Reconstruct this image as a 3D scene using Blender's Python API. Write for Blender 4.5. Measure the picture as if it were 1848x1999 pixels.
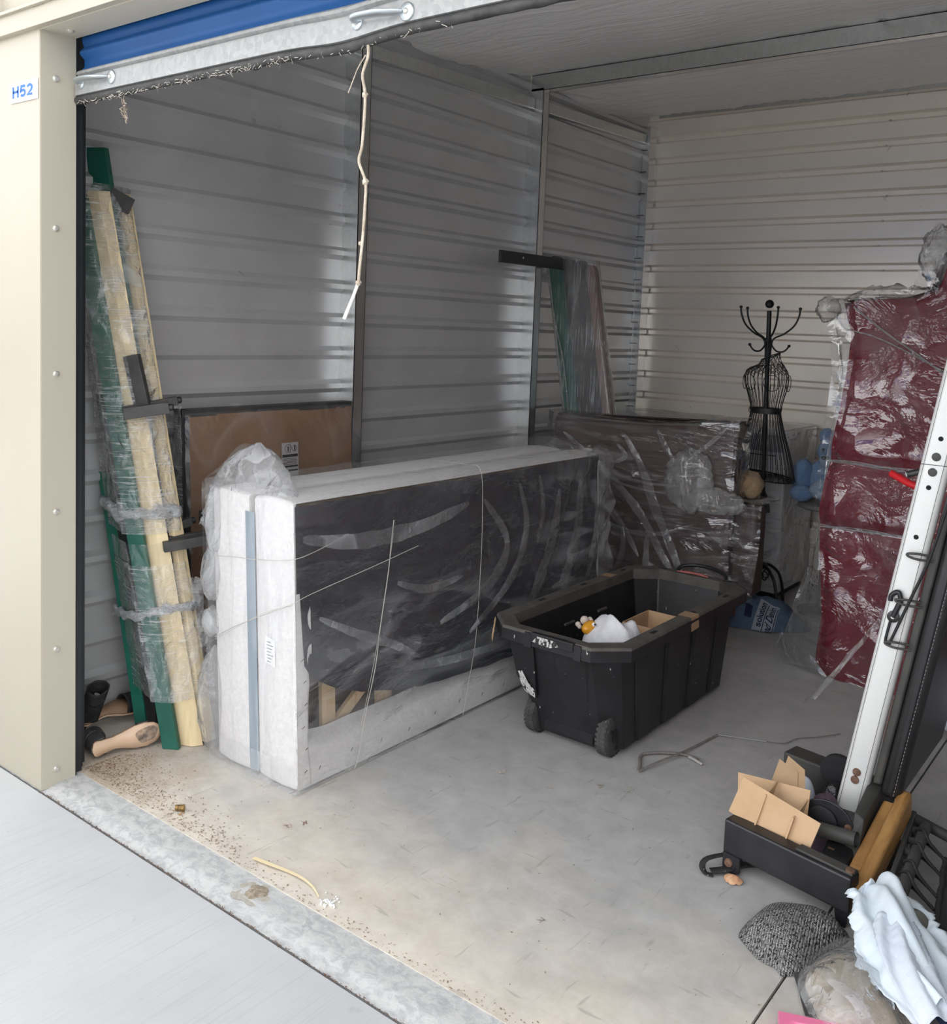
import bpy, math, random
from mathutils import Vector, Matrix, noise
for o in list(bpy.data.objects):
    bpy.data.objects.remove(o)
S = bpy.context.scene
COL = S.collection
PI = math.pi
# ---------------------------------------------------------------- camera
# image treated as 1848 x 1999 px; focal length 1850 px; the photo is a crop from the
# lower part of a taller frame, so the lens is shifted
cam_d = bpy.data.cameras.new('camera')
cam = bpy.data.objects.new('camera', cam_d)
COL.objects.link(cam)
cam.location = (2.880, -1.513, 1.55)
yaw, pitch, roll = (math.radians(a) for a in (-37.6256, 5.1634, -2.2436))
fw = Vector((math.sin(yaw)*math.cos(pitch), math.cos(yaw)*math.cos(pitch), -math.sin(pitch)))
rt = Vector((math.cos(yaw), -math.sin(yaw), 0))
dn = fw.cross(rt)
rt2 = rt*math.cos(roll) + dn*math.sin(roll)
dn2 = -rt*math.sin(roll) + dn*math.cos(roll)
cam.rotation_euler = Matrix((rt2, -dn2, -fw)).transposed().to_euler()
cam_d.sensor_fit = 'VERTICAL'
cam_d.sensor_height = 36.0
cam_d.lens = 36.0*1850/1999
cam_d.shift_y = -(999.5-804.0)/1999
cam_d.shift_x = 0.0
cam_d.clip_start = 0.05
S.camera = cam
# ---------------------------------------------------------------- sky, sun, exposure
W = bpy.data.worlds.new('sky'); S.world = W; W.use_nodes = True
wn = W.node_tree
sky = wn.nodes.new('ShaderNodeTexSky')
sky.sky_type = 'NISHITA'
sky.sun_disc = False
sky.sun_elevation = math.radians(50)
sky.sun_rotation = math.radians(0)
sky.dust_density = 3.0
sky.air_density = 1.0
sky.altitude = 100
hsv = wn.nodes.new('ShaderNodeHueSaturation'); hsv.inputs['Saturation'].default_value = 0.10
wn.links.new(sky.outputs[0], hsv.inputs['Color'])
bg = wn.nodes['Background']
bg.inputs['Strength'].default_value = 0.80
wn.links.new(hsv.outputs[0], bg.inputs['Color'])
sun_d = bpy.data.lights.new('sun', 'SUN')
sun_d.energy = 2.2
sun_d.angle = math.radians(0.6)
sun_d.color = (1.0, 0.95, 0.87)
sun = bpy.data.objects.new('sun', sun_d); COL.objects.link(sun)
# the sun stands high behind the building, so the doorway lies in the building's shade
sun.rotation_euler = Vector((0.25, -math.cos(math.radians(52)), -math.sin(math.radians(52)))).to_track_quat('-Z', 'Y').to_euler()
sun.location = (-3, 8, 12)
vs = S.view_settings
vs.view_transform = 'Standard'; vs.look = 'None'; vs.gamma = 1.0; vs.use_curve_mapping = False
vs.exposure = 0.22
# ---------------------------------------------------------------- helpers
rnd = random.Random(7)
V = Vector
def nz(x, y, z=0.0): return noise.noise(V((x, y, z)))
def fbm(x, y, z=0.0, o=4): return noise.fractal(V((x, y, z)), 1.0, 2.0, o)
def ridge(x, y, z=0.0): return 1.0 - min(1.0, abs(noise.noise(V((x, y, z))))*2.2)
def sm(a, b, t):
    t = max(0.0, min(1.0, (t-a)/(b-a))); return t*t*(3-2*t)
def lerp(a, b, t): return a+(b-a)*t
def interp(tab, t):
    if t <= tab[0][0]: return tab[0][1]
    for (a, u), (b, v) in zip(tab, tab[1:]):
        if t <= b: return u+(v-u)*(t-a)/(b-a)
    return tab[-1][1]

class MB:
    def __init__(s): s.v = []; s.f = []
    def add(s, vs, fs):
        n = len(s.v); s.v += [tuple(p) for p in vs]; s.f += [tuple(i+n for i in q) for q in fs]; return s
    def box(s, lo, hi):
        x0, y0, z0 = lo; x1, y1, z1 = hi
        return s.add([(x0,y0,z0),(x1,y0,z0),(x1,y1,z0),(x0,y1,z0),(x0,y0,z1),(x1,y0,z1),(x1,y1,z1),(x0,y1,z1)],
                     [(0,3,2,1),(4,5,6,7),(0,1,5,4),(1,2,6,5),(2,3,7,6),(3,0,4,7)])
    def obox(s, p0, p1, w, d, hint=(0,0,1)):
        p0 = V(p0); p1 = V(p1); u = (p1-p0).normalized(); a = V(hint).cross(u)
        if a.length < 1e-5: a = V((1,0,0)).cross(u)
        a.normalize(); b = u.cross(a)
        vs = [p+a*(i*w/2)+b*(j*d/2) for p in (p0, p1) for i, j in ((-1,-1),(1,-1),(1,1),(-1,1))]
        return s.add(vs, [(0,3,2,1),(4,5,6,7),(0,1,5,4),(1,2,6,5),(2,3,7,6),(3,0,4,7)])
    def tube(s, pts, r, n=8, closed=False, caps=True, flat=1.0):
        pts = [V(p) for p in pts]; m = len(pts)
        rr = list(r) if isinstance(r, (list, tuple)) else [r]*m
        prev = None; rings = []
        for i, p in enumerate(pts):
            if closed: t = pts[(i+1) % m]-pts[i-1]
            else: t = pts[min(i+1, m-1)]-pts[max(i-1, 0)]
            if t.length < 1e-9: t = V((0,0,1))
            t.normalize()
            if prev is None:
                a = V((0,0,1)).cross(t)
                if a.length < 1e-3: a = V((1,0,0)).cross(t)
            else:
                a = prev - t*prev.dot(t)
                if a.length < 1e-6: a = V((1,0,0)).cross(t)
            a.normalize(); prev = a; b = t.cross(a)
            rings.append([p+a*(rr[i]*math.cos(2*PI*k/n))+b*(rr[i]*flat*math.sin(2*PI*k/n)) for k in range(n)])
        vs = [q for g in rings for q in g]; fs = []
        for i in range(m if closed else m-1):
            j = (i+1) % m
            for k in range(n):
                l = (k+1) % n
                fs.append((i*n+k, i*n+l, j*n+l, j*n+k))
        if caps and not closed:
            fs.append(tuple(range(n-1, -1, -1))); fs.append(tuple((m-1)*n+k for k in range(n)))
        return s.add(vs, fs)
    def grid(s, fn, nu, nv, cu=False, cv=False):
        U = nu if cu else nu+1; Vn = nv if cv else nv+1
        vs = [fn(i/nu, j/nv) for i in range(U) for j in range(Vn)]; fs = []
        for i in range(nu):
            for j in range(nv):
                a = (i % U)*Vn+(j % Vn); b = ((i+1) % U)*Vn+(j % Vn)
                c = ((i+1) % U)*Vn+((j+1) % Vn); d = (i % U)*Vn+((j+1) % Vn)
                fs.append((a, b, c, d))
        return s.add(vs, fs)
    def prism(s, poly, fn, h0, h1):
        n = len(poly)
        vs = [fn(a, b, h0) for a, b in poly]+[fn(a, b, h1) for a, b in poly]
        return s.add(vs, [tuple(range(n-1, -1, -1)), tuple(range(n, 2*n))]+[(i, (i+1) % n, n+(i+1) % n, n+i) for i in range(n)])
    def lathe(s, prof, c, axis=(0,0,1), n=20, caps=True):
        u = V(axis).normalized(); a = V((0,0,1)).cross(u)
        if a.length < 1e-4: a = V((1,0,0))
        a.normalize(); b = u.cross(a); c = V(c)
        vs = [c+u*h+a*(r*math.cos(2*PI*k/n))+b*(r*math.sin(2*PI*k/n)) for r, h in prof for k in range(n)]
        m = len(prof); fs = [(i*n+k, i*n+(k+1) % n, (i+1)*n+(k+1) % n, (i+1)*n+k) for i in range(m-1) for k in range(n)]
        if caps: fs += [tuple(range(n-1, -1, -1)), tuple((m-1)*n+k for k in range(n))]
        return s.add(vs, fs)
    def ball(s, c, r, n=12, sc=(1,1,1), fn=None):
        c = V(c)
        def f(u, v):
            th = u*2*PI; ph = (v-.5)*PI
            d = V((math.cos(ph)*math.cos(th), math.cos(ph)*math.sin(th), math.sin(ph)))
            k = r*(fn(d) if fn else 1)
            return c+V((d.x*sc[0], d.y*sc[1], d.z*sc[2]))*k
        return s.grid(f, n*2, n, cu=True)
    def mound(s, c, R, H, n=40, m=14, z0=0.0):
        # R(theta) plan radius, H(x, y, r) height over z0
        cx, cy = c
        def f(u, v):
            th = u*2*PI; r = v*R(th); x = cx+r*math.cos(th); y = cy+r*math.sin(th)
            return (x, y, z0+H(x, y, v))
        return s.grid(f, n, m, cu=True)
    def build(s, name, mat, parent=None, smooth=0, bevel=0.0, seg=2, kind=None, solid=0.0):
        org = V((0,0,0)); q = parent
        while q is not None: org = org+q.location; q = q.parent
        me = bpy.data.meshes.new(name)
        me.from_pydata([tuple(V(p)-org) for p in s.v], [], s.f)
        me.validate()
        me.materials.append(mat)
        if smooth:
            me.shade_smooth()
            if smooth < 180: me.set_sharp_from_angle(angle=math.radians(smooth))
        o = bpy.data.objects.new(name, me); COL.objects.link(o)
        if parent is not None: o.parent = parent
        if solid:
            md = o.modifiers.new('thickness', 'SOLIDIFY'); md.thickness = solid; md.offset = 0
        if bevel:
            md = o.modifiers.new('edge', 'BEVEL'); md.width = bevel; md.segments = seg; md.limit_method = 'ANGLE'; md.angle_limit = math.radians(35)
        if kind: o['kind'] = kind
        return o
def thing(name, label, cat, loc=(0,0,0), group=None):
    o = bpy.data.objects.new(name, None); o.empty_display_size = 0.05
    COL.objects.link(o); o.location = loc; o['label'] = label; o['category'] = cat
    if group: o['group'] = group
    return o
def tag(o, label, cat, group=None):
    o['label'] = label; o['category'] = cat
    if group: o['group'] = group
    return o
def struct(name, label=None, loc=(0,0,0)):
    o = bpy.data.objects.new(name, None); COL.objects.link(o); o.location = loc; o['kind'] = 'structure'
    if label: o['label'] = label
    return o
def text_mesh(body, fn, name, mat, parent, size=1.0, bold=0.0):
    cu = bpy.data.curves.new(name, 'FONT'); cu.body = body; cu.size = size; cu.offset = bold; cu.fill_mode = 'FRONT'
    cu.align_x = 'LEFT'
    t = bpy.data.objects.new('t', cu); COL.objects.link(t)
    bpy.context.view_layer.update()
    me = bpy.data.meshes.new_from_object(t.evaluated_get(bpy.context.evaluated_depsgraph_get()))
    bpy.data.objects.remove(t)
    xs = [v.co.x for v in me.vertices]; ys = [v.co.y for v in me.vertices]
    x0, x1, y0, y1 = min(xs), max(xs), min(ys), max(ys)
    org = V((0,0,0)); q = parent
    while q is not None: org = org+q.location; q = q.parent
    for v in me.vertices:
        v.co = V(fn((v.co.x-x0)/(x1-x0), (v.co.y-y0)/(y1-y0)))-org
    me.materials.clear(); me.materials.append(mat); me.name = name
    o = bpy.data.objects.new(name, me); COL.objects.link(o); o.parent = parent
    return o
def spline(pts, n=8):
    pts = [V(p) for p in pts]; out = []
    for i in range(len(pts)-1):
        p0 = pts[max(i-1, 0)]; p1 = pts[i]; p2 = pts[i+1]; p3 = pts[min(i+2, len(pts)-1)]
        for k in range(n):
            t = k/n
            out.append(0.5*((2*p1)+(p2-p0)*t+(2*p0-5*p1+4*p2-p3)*t*t+(3*p1-p0-3*p2+p3)*t**3))
    out.append(pts[-1]); return out
def ribbon(P, w, nrm, name, mat, par, curl=.006, n=8):
    # narrow pleat of sheeting standing slightly off a surface
    C = spline(P, n); nrm = V(nrm); b = MB(); m = len(C); vs = []
    for i, p in enumerate(C):
        t = (C[min(i+1, m-1)]-C[max(i-1, 0)]).normalized(); a = nrm.cross(t).normalized()
        k = math.sin(PI*min(1, max(0, (i+.5)/m)))**.5*w*(1+.35*nz(i*.35, w*90))
        vs += [p-a*k*.5, p+nrm*curl*(.6+.6*abs(nz(i*.5, 3))), p+a*k*.5]
    b.add(vs, [q for i in range(m-1) for q in ((3*i, 3*i+1, 3*i+4, 3*i+3), (3*i+1, 3*i+2, 3*i+5, 3*i+4))])
    return b.build(name, mat, par, 180)
# ---------------------------------------------------------------- materials
class NT:
    def __init__(s, name):
        s.m = bpy.data.materials.new(name); s.m.use_nodes = True; s.t = s.m.node_tree
        s.t.nodes.clear(); s.out = s.n('ShaderNodeOutputMaterial')
    def n(s, ty, **kw):
        nd = s.t.nodes.new(ty)
        for k, v in kw.items(): setattr(nd, k, v)
        return nd
    def l(s, a, b): s.t.links.new(a, b)
    def coord(s, scale=(1,1,1), rot=(0,0,0)):
        tc = s.n('ShaderNodeTexCoord'); mp = s.n('ShaderNodeMapping')
        mp.inputs['Scale'].default_value = scale; mp.inputs['Rotation'].default_value = rot
        s.l(tc.outputs['Object'], mp.inputs['Vector']); return mp.outputs[0]
    def noise(s, vec, scale, detail=4, rough=.55, dist=0):
        nd = s.n('ShaderNodeTexNoise'); nd.inputs['Scale'].default_value = scale; nd.inputs['Detail'].default_value = detail
        nd.inputs['Roughness'].default_value = rough; nd.inputs['Distortion'].default_value = dist
        s.l(vec, nd.inputs['Vector']); return nd.outputs['Fac']
    def ramp(s, fac, stops):
        nd = s.n('ShaderNodeValToRGB'); e = nd.color_ramp.elements
        while len(e) < len(stops): e.new(.5)
        for q, (p, c) in zip(e, stops):
            q.position = p; q.color = (c, c, c, 1) if isinstance(c, (int, float)) else (*c, 1)
        s.l(fac, nd.inputs[0]); return nd.outputs[0]
    def math(s, op, a, b=None, clamp=False):
        nd = s.n('ShaderNodeMath', operation=op, use_clamp=clamp)
        for i, q in enumerate((a, b)):
            if q is None: continue
            if isinstance(q, (int, float)): nd.inputs[i].default_value = q
            else: s.l(q, nd.inputs[i])
        return nd.outputs[0]
    def mixc(s, fac, a, b, mode='MIX'):
        nd = s.n('ShaderNodeMix', data_type='RGBA', blend_type=mode)
        for q, i in ((fac, 0), (a, 6), (b, 7)):
            if isinstance(q, (int, float)): nd.inputs[i].default_value = q
            elif isinstance(q, tuple): nd.inputs[i].default_value = (*q, 1)
            else: s.l(q, nd.inputs[i])
        return nd.outputs[2]
    def bump(s, h, strength=.3, dist=.01):
        nd = s.n('ShaderNodeBump'); nd.inputs['Strength'].default_value = strength; nd.inputs['Distance'].default_value = dist
        s.l(h, nd.inputs['Height']); return nd.outputs[0]
    def principled(s, col=None, rough=.5, metal=0.0, normal=None, spec=.5, **kw):
        p = s.n('ShaderNodeBsdfPrincipled')
        for q, k in ((col, 'Base Color'), (rough, 'Roughness'), (metal, 'Metallic'), (spec, 'Specular IOR Level')):
            if q is None: continue
            if isinstance(q, tuple): p.inputs[k].default_value = (*q, 1)
            elif isinstance(q, (int, float)): p.inputs[k].default_value = q
            else: s.l(q, p.inputs[k])
        for k, v in kw.items(): p.inputs[k.replace('_', ' ')].default_value = v
        if normal is not None: s.l(normal, p.inputs['Normal'])
        s.l(p.outputs[0], s.out.inputs[0]); return p
def plain(name, col, rough=.5, metal=0.0, col2=None, vs=12, bs=0, bstr=.2, bd=.004, spec=.5, stretch=(1,1,1), **kw):
    t = NT(name); vec = t.coord(stretch); c = col
    if col2:
        c = t.mixc(t.ramp(t.noise(vec, vs, 5, .6), [(.35, 0), (.65, 1)]), col, col2)
    nm = t.bump(t.noise(vec, bs, 4), bstr, bd) if bs else None
    t.principled(c, rough, metal, nm, spec, **kw); return t.m
def film(name, haze=.06, lines=.25, scale=4.0, stretch=(1,1,1), rot=(0,0,0), bump=.6, bd=.03, gain=1.0, tint=(.97,.97,.97), col=(.86,.87,.88), rough=.10, fine=0.0, fstretch=(1,1,1), frot=(0,0,0), width=.03, edge=.35, crumple=1.3):
    t = NT(name); vec = t.coord(stretch, rot)
    n1 = t.noise(vec, scale, 5, .55, .6)
    n2 = t.noise(vec, scale*.6, 2, .5, .4)
    # soft one-sided fold bands instead of thin contour lines
    ln = t.ramp(n2, [(.50-width*.5, 0), (.50, 1), (.50+width*3.5, 0)])
    ln2 = t.ramp(n1, [(.56, 0), (.575, .9), (.575+width*3, 0)])
    fold = t.math('MULTIPLY', t.math('ADD', ln, t.math('MULTIPLY', ln2, .7)), t.ramp(t.noise(vec, scale*.35, 2), [(.38, 0), (.66, 1)]))
    hz = t.math('ADD', t.math('MULTIPLY', fold, lines), haze, True)
    # crumpled facets: warped cell pattern plus soft waves
    wv = t.n('ShaderNodeVectorMath', operation='MULTIPLY_ADD'); cv = t.n('ShaderNodeCombineXYZ'); t.l(n1, cv.inputs[0]); t.l(n2, cv.inputs[1]); t.l(n1, cv.inputs[2])
    t.l(cv.outputs[0], wv.inputs[0]); wv.inputs[1].default_value = (.35, .35, .35); t.l(vec, wv.inputs[2])
    vo = t.n('ShaderNodeTexVoronoi', feature='F1'); vo.inputs['Scale'].default_value = scale*crumple; t.l(wv.outputs[0], vo.inputs['Vector'])
    hgt = t.math('ADD', t.math('MULTIPLY', vo.outputs['Distance'], 1.2), t.math('ADD', n1, t.math('MULTIPLY', n2, .8)))
    nm = t.bump(hgt, bump, bd)
    lw = t.n('ShaderNodeLayerWeight'); lw.inputs[0].default_value = .5; t.l(nm, lw.inputs['Normal'])
    hz = t.math('ADD', hz, t.math('MULTIPLY', t.math('POWER', lw.outputs['Facing'], 4.0), edge), True)
    if fine:
        fv = t.coord(fstretch, frot)
        fl = t.ramp(t.noise(fv, 1.0, 3, .6), [(.50, 0), (.68, 1)])
        fl = t.math('MULTIPLY', fl, t.ramp(t.noise(t.coord(), 5.0, 3, .6), [(.40, .12), (.62, 1)]))
        hz = t.math('ADD', hz, t.math('MULTIPLY', fl, fine), True)
    tr = t.n('ShaderNodeBsdfTransparent'); tr.inputs[0].default_value = (*tint, 1)
    df = t.n('ShaderNodeBsdfDiffuse'); df.inputs[0].default_value = (*col, 1)
    tl = t.n('ShaderNodeBsdfTranslucent'); tl.inputs[0].default_value = (*col, 1)
    a = t.n('ShaderNodeMixShader'); a.inputs[0].default_value = .4; t.l(df.outputs[0], a.inputs[1]); t.l(tl.outputs[0], a.inputs[2])
    b = t.n('ShaderNodeMixShader'); t.l(hz, b.inputs[0]); t.l(tr.outputs[0], b.inputs[1]); t.l(a.outputs[0], b.inputs[2])
    gl = t.n('ShaderNodeBsdfGlossy'); gl.inputs['Roughness'].default_value = rough; t.l(nm, gl.inputs['Normal'])
    # thin sheet: the same reflectance from either side
    ge = t.n('ShaderNodeNewGeometry'); ior = t.math('ADD', t.math('MULTIPLY', ge.outputs['Backfacing'], 1/1.5-1.5), 1.5)
    fr = t.n('ShaderNodeFresnel'); t.l(ior, fr.inputs[0]); t.l(nm, fr.inputs['Normal'])
    c = t.n('ShaderNodeMixShader'); t.l(t.math('MULTIPLY', fr.outputs[0], gain, True), c.inputs[0]); t.l(b.outputs[0], c.inputs[1]); t.l(gl.outputs[0], c.inputs[2])
    t.l(c.outputs[0], t.out.inputs[0]); return t.m
# ---------------------------------------------------------------- surface materials
def m_driveway():
    t = NT('broomed_concrete'); v = t.coord((160, 2.2, 1)); w = t.coord()
    n = t.noise(v, 1.0, 4, .65)
    big = t.noise(w, 1.6, 5, .6)
    c = t.mixc(t.ramp(big, [(.3, 0), (.7, 1)]), (.435, .44, .445), (.50, .502, .503))
    c = t.mixc(t.math('MULTIPLY', t.ramp(n, [(.30, 1), (.48, 0)]), .30), c, (.31, .317, .325))
    sp = t.noise(w, 14, 3, .5)
    c = t.mixc(t.math('MULTIPLY', t.ramp(sp, [(.70, 0), (.76, 1)]), .35), c, (.33, .33, .33))
    t.principled(c, .9, 0, t.bump(n, .35, .004), .3); return t.m
def m_threshold():
    t = NT('worn_threshold_concrete'); w = t.coord((1, 1.4, 1))
    n = t.noise(w, 26, 6, .7, .6); b = t.noise(w, 5, 3)
    c = t.mixc(t.ramp(n, [(.44, 0), (.60, 1)]), (.525, .522, .508), (.375, .378, .376))
    c = t.mixc(t.math('MULTIPLY', t.ramp(b, [(.4, 0), (.7, 1)]), .4), c, (.49, .488, .478))
    t.principled(c, .88, 0, t.bump(t.noise(w, 60, 5, .7), .4, .004), .3); return t.m
def m_floor():
    t = NT('dusty_floor_concrete'); w = t.coord()
    sx = t.n('ShaderNodeSeparateXYZ'); t.l(w, sx.inputs[0])
    big = t.noise(w, 2.0, 6, .65, .2)
    mid = t.noise(w, 9, 8, .74, .25)
    # sandy dust blown in, thinning inwards; its paler tone also paints brighter doorway light
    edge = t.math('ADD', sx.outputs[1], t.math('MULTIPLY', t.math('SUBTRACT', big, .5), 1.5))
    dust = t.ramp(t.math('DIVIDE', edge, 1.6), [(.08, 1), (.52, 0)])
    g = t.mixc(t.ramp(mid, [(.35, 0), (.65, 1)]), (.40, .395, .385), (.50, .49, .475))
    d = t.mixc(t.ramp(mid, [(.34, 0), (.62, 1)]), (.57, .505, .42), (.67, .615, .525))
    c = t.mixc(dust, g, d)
    # scuffs and drag marks
    s1 = t.noise(t.coord((38, 6, 1), (0, 0, .6)), 1.0, 3, .5, .5)
    s2 = t.noise(t.coord((7, 40, 1), (0, 0, -.35)), 1.0, 3, .5, .5)
    sc = t.math('MAXIMUM', t.ramp(s1, [(.66, 0), (.72, 1)]), t.ramp(s2, [(.67, 0), (.73, 1)]))
    c = t.mixc(t.math('MULTIPLY', sc, .35), c, (.24, .22, .20))
    sp = t.noise(w, 55, 3, .6)
    c = t.mixc(t.math('MULTIPLY', t.ramp(sp, [(.70, 0), (.75, 1)]), .5), c, (.26, .20, .15))
    # heavy dirt collected in the corner by the left jamb
    ds = t.n('ShaderNodeVectorMath', operation='DISTANCE'); t.l(w, ds.inputs[0]); ds.inputs[1].default_value = (.05, .22, 0)
    dm = t.ramp(t.math('ADD', ds.outputs['Value'], t.math('MULTIPLY', t.math('SUBTRACT', mid, .5), .5)), [(.05, 1), (.36, 0)])
    dirt = t.mixc(t.ramp(t.noise(w, 110, 4, .7), [(.4, 0), (.6, 1)]), (.36, .27, .19), (.50, .42, .33))
    c = t.mixc(t.math('MULTIPLY', dm, .85), c, dirt)
    t.principled(c, t.ramp(mid, [(.3, .55), (.7, .75)]), 0, t.bump(mid, .12, .004), .35); return t.m
def m_panel(name, a, b, rough=.42, metal=.55):
    t = NT(name); w = t.coord(); n = t.noise(w, 2.2, 4, .6, .5); f = t.noise(t.coord((90, 4, 90)), 1.0, 3)
    c = t.mixc(t.ramp(n, [(.3, 0), (.7, 1)]), a, b)
    sp = t.noise(w, 16, 3, .55, .6)
    c = t.mixc(t.math('MULTIPLY', t.ramp(sp, [(.72, 0), (.78, 1)]), .5), c, (.20, .19, .18))
    t.principled(c, rough, metal, t.bump(t.noise(w, 3.0, 2), .25, .006), .5); return t.m
def m_galv(name, a=(.60, .61, .60), b=(.68, .69, .68), rough=.27, metal=.92):
    t = NT(name); w = t.coord()
    vo = t.n('ShaderNodeTexVoronoi'); vo.inputs['Scale'].default_value = 70; t.l(w, vo.inputs['Vector'])
    st = t.noise(t.coord((60, 60, 2.5)), 1.0, 3)
    f = t.math('MULTIPLY', t.math('ADD', vo.outputs['Color'], st), .5)
    c = t.mixc(t.ramp(f, [(.3, 0), (.7, 1)]), a, b)
    t.principled(c, rough, metal, None, .5); return t.m
def m_insul():
    t = NT('vinyl_insulation'); w = t.coord()
    v1 = t.noise(t.coord((2.2, 14, 1), (0, 0, .5)), 1.0, 4, .6, 1.2)
    t.principled((.82, .81, .79), .38, 0, t.bump(v1, .55, .02), .45); return t.m
M = dict(
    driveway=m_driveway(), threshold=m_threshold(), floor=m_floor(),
    panel=m_panel('grey_metal_panel', (.57, .57, .573), (.65, .65, .648)),
    panelb=m_panel('back_metal_panel', (.90, .83, .745), (.94, .87, .79), .36, .5),
    galv=m_galv('galvanised_steel'), insul=m_insul(),
    barsteel=m_galv('door_bar_steel', (.27, .272, .27), (.34, .34, .336), .5, .25),
    handle=plain('zinc_handle', (.52, .57, .60), .33, .85),
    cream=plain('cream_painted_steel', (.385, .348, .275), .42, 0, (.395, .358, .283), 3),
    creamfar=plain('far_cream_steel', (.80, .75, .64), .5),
    beige=plain('beige_trim_paint', (.47, .435, .35), .42),
    blue=plain('blue_door_paint', (.008, .062, .20), .5, 0, (.010, .072, .225), 4, spec=.3),
    blackrub=plain('black_rubber', (.022, .022, .023), .6, 0, (.05, .048, .045), 30, 60, .4),
    track=plain('dark_track_steel', (.03, .034, .04), .35, .4),
    screw=plain('screw_steel', (.62, .60, .55), .35, .6),
    white=plain('white_plastic', (.86, .86, .87), .4),
    signblue=plain('sign_blue', (.055, .16, .50), .6, spec=.2),
    black=plain('black_paint', (.012, .012, .013), .42, 0, (.02, .02, .021), 20),
    dark=plain('dark_gap', (.01, .01, .01), .9),
)
# ---------------------------------------------------------------- outside ground
dv = MB().box((-9, -14, -.16), (14, -.006, -.014)).build('driveway', M['driveway'], kind='structure')
dv['label'] = 'pale broom-finished concrete driveway outside the unit'
th = MB()
def thf(u, v):
    x = lerp(-.3, 3.4, u); y = lerp(0.0, .14, v)
    return (x, y-.003*max(0, nz(x*30, 3))*(v < .01), -.013+.011*sm(0, .45, v)+.0008*nz(x*40, y*40))
th.grid(thf, 260, 12); th.box((-.3, .003, -.2), (3.4, .14, -.02))
tho = th.build('threshold', M['threshold'], smooth=60, kind='structure')
tho['label'] = 'worn concrete door threshold strip'
hm = MB().mound((.963, .095), lambda a: .034*(1+.1*math.sin(3*a)+.08*math.sin(5*a+1)), lambda x, y, r: .001+.0045*(1-r*r)+.0018*nz(x*220, y*220), 28, 8, -.0035)
hm.build('patched_bolt_hole', plain('brown_grout', (.22, .18, .13), .95, 0, (.40, .34, .26), 60, 160, .6), tho, smooth=60)
MB().mound((.963, .095), lambda a: .062*(1+.12*math.sin(2*a+1)+.10*math.sin(5*a)), lambda x, y, r: .0006*(1-r**4), 32, 4, -.0025).build('rust_stain', plain('rusty_concrete_stain', (.36, .33, .27), .9, 0, (.44, .42, .37), 90), tho, smooth=60)
# floor: base under the joints, four slabs on top
fl = MB().box((-.6, .14, -.2), (3.9, 5.0, -.012)).build('floor', M['dark'], kind='structure')
fl['label'] = 'grey concrete floor with saw-cut joints'
JX, JY, G = 2.192, 2.955, .0035
for x0, x1 in ((-.6, JX-G), (JX+G, 3.9)):
    for y0, y1 in ((.14, JY-.002), (JY+.002, 5.0)):
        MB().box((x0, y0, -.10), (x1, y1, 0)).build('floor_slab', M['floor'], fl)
# ---------------------------------------------------------------- side and back walls
WX, YB, XR = -.34, 4.52, 3.40
def rib_profile(z0, z1, pitch, base, groove, depth, sgn, bev=.017):
    # list of (offset, z); groove centred at base + k*pitch
    pts = [(0.0, z0)]
    k = math.ceil((z0-base)/pitch)
    while base+k*pitch < z1-.02:
        c = base+k*pitch; h = groove/2
        if c-h > z0+.002:
            pts += [(0, c-h), (sgn*depth, c-h+bev), (sgn*depth, c+h-bev), (0, c+h)]
        k += 1
    pts.append((0, z1)); return pts
def panel_mesh(pts, f, t0, t1):
    b = MB(); n = len(pts)
    vs = [f(o, z, t) for t in (t0, t1) for o, z in pts]
    b.add(vs, [(i, i+1, n+i+1, n+i) for i in range(n-1)])
    return b
wl = struct('wall_left', 'ribbed grey metal partition wall with steel studs')
PL, BL = .1533, 2.475
rows_l = [(-.01, .030), (.030, .975), (.975, 1.895), (1.895, 2.815), (2.815, 3.2)]
for y0, y1 in ((.10, 1.62), (1.66, 3.08), (3.10, 4.55)):
    for i, (z0, z1) in enumerate(rows_l[1:]):
        p = rib_profile(z0, z1, PL, BL, .062, .022, 1, .020)
        p = [(p[0][0]+.004, z0-.022), (.004, z0+.004)]+p[1:]     # lower lip laps over the sheet below
        panel_mesh(p, lambda o, z, t: (WX+o, t, z), y0, y1).build('panel', M['panel'], wl)
def stud(y, name='stud'):
    b = MB(); zt = 2.83+.0275*y
    b.box((WX-.03, y, 0), (WX+.104, y+.003, zt)); b.box((WX+.101, y, 0), (WX+.104, y+.062, zt))
    b.box((WX-.03, y+.059, 0), (WX+.104, y+.062, zt)); b.box((WX+.089, y+.003, 0), (WX+.092, y+.008, zt))
    b.build(name, M['galv'], wl)
for y in (.155, 1.612, 3.066): stud(y)
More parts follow.
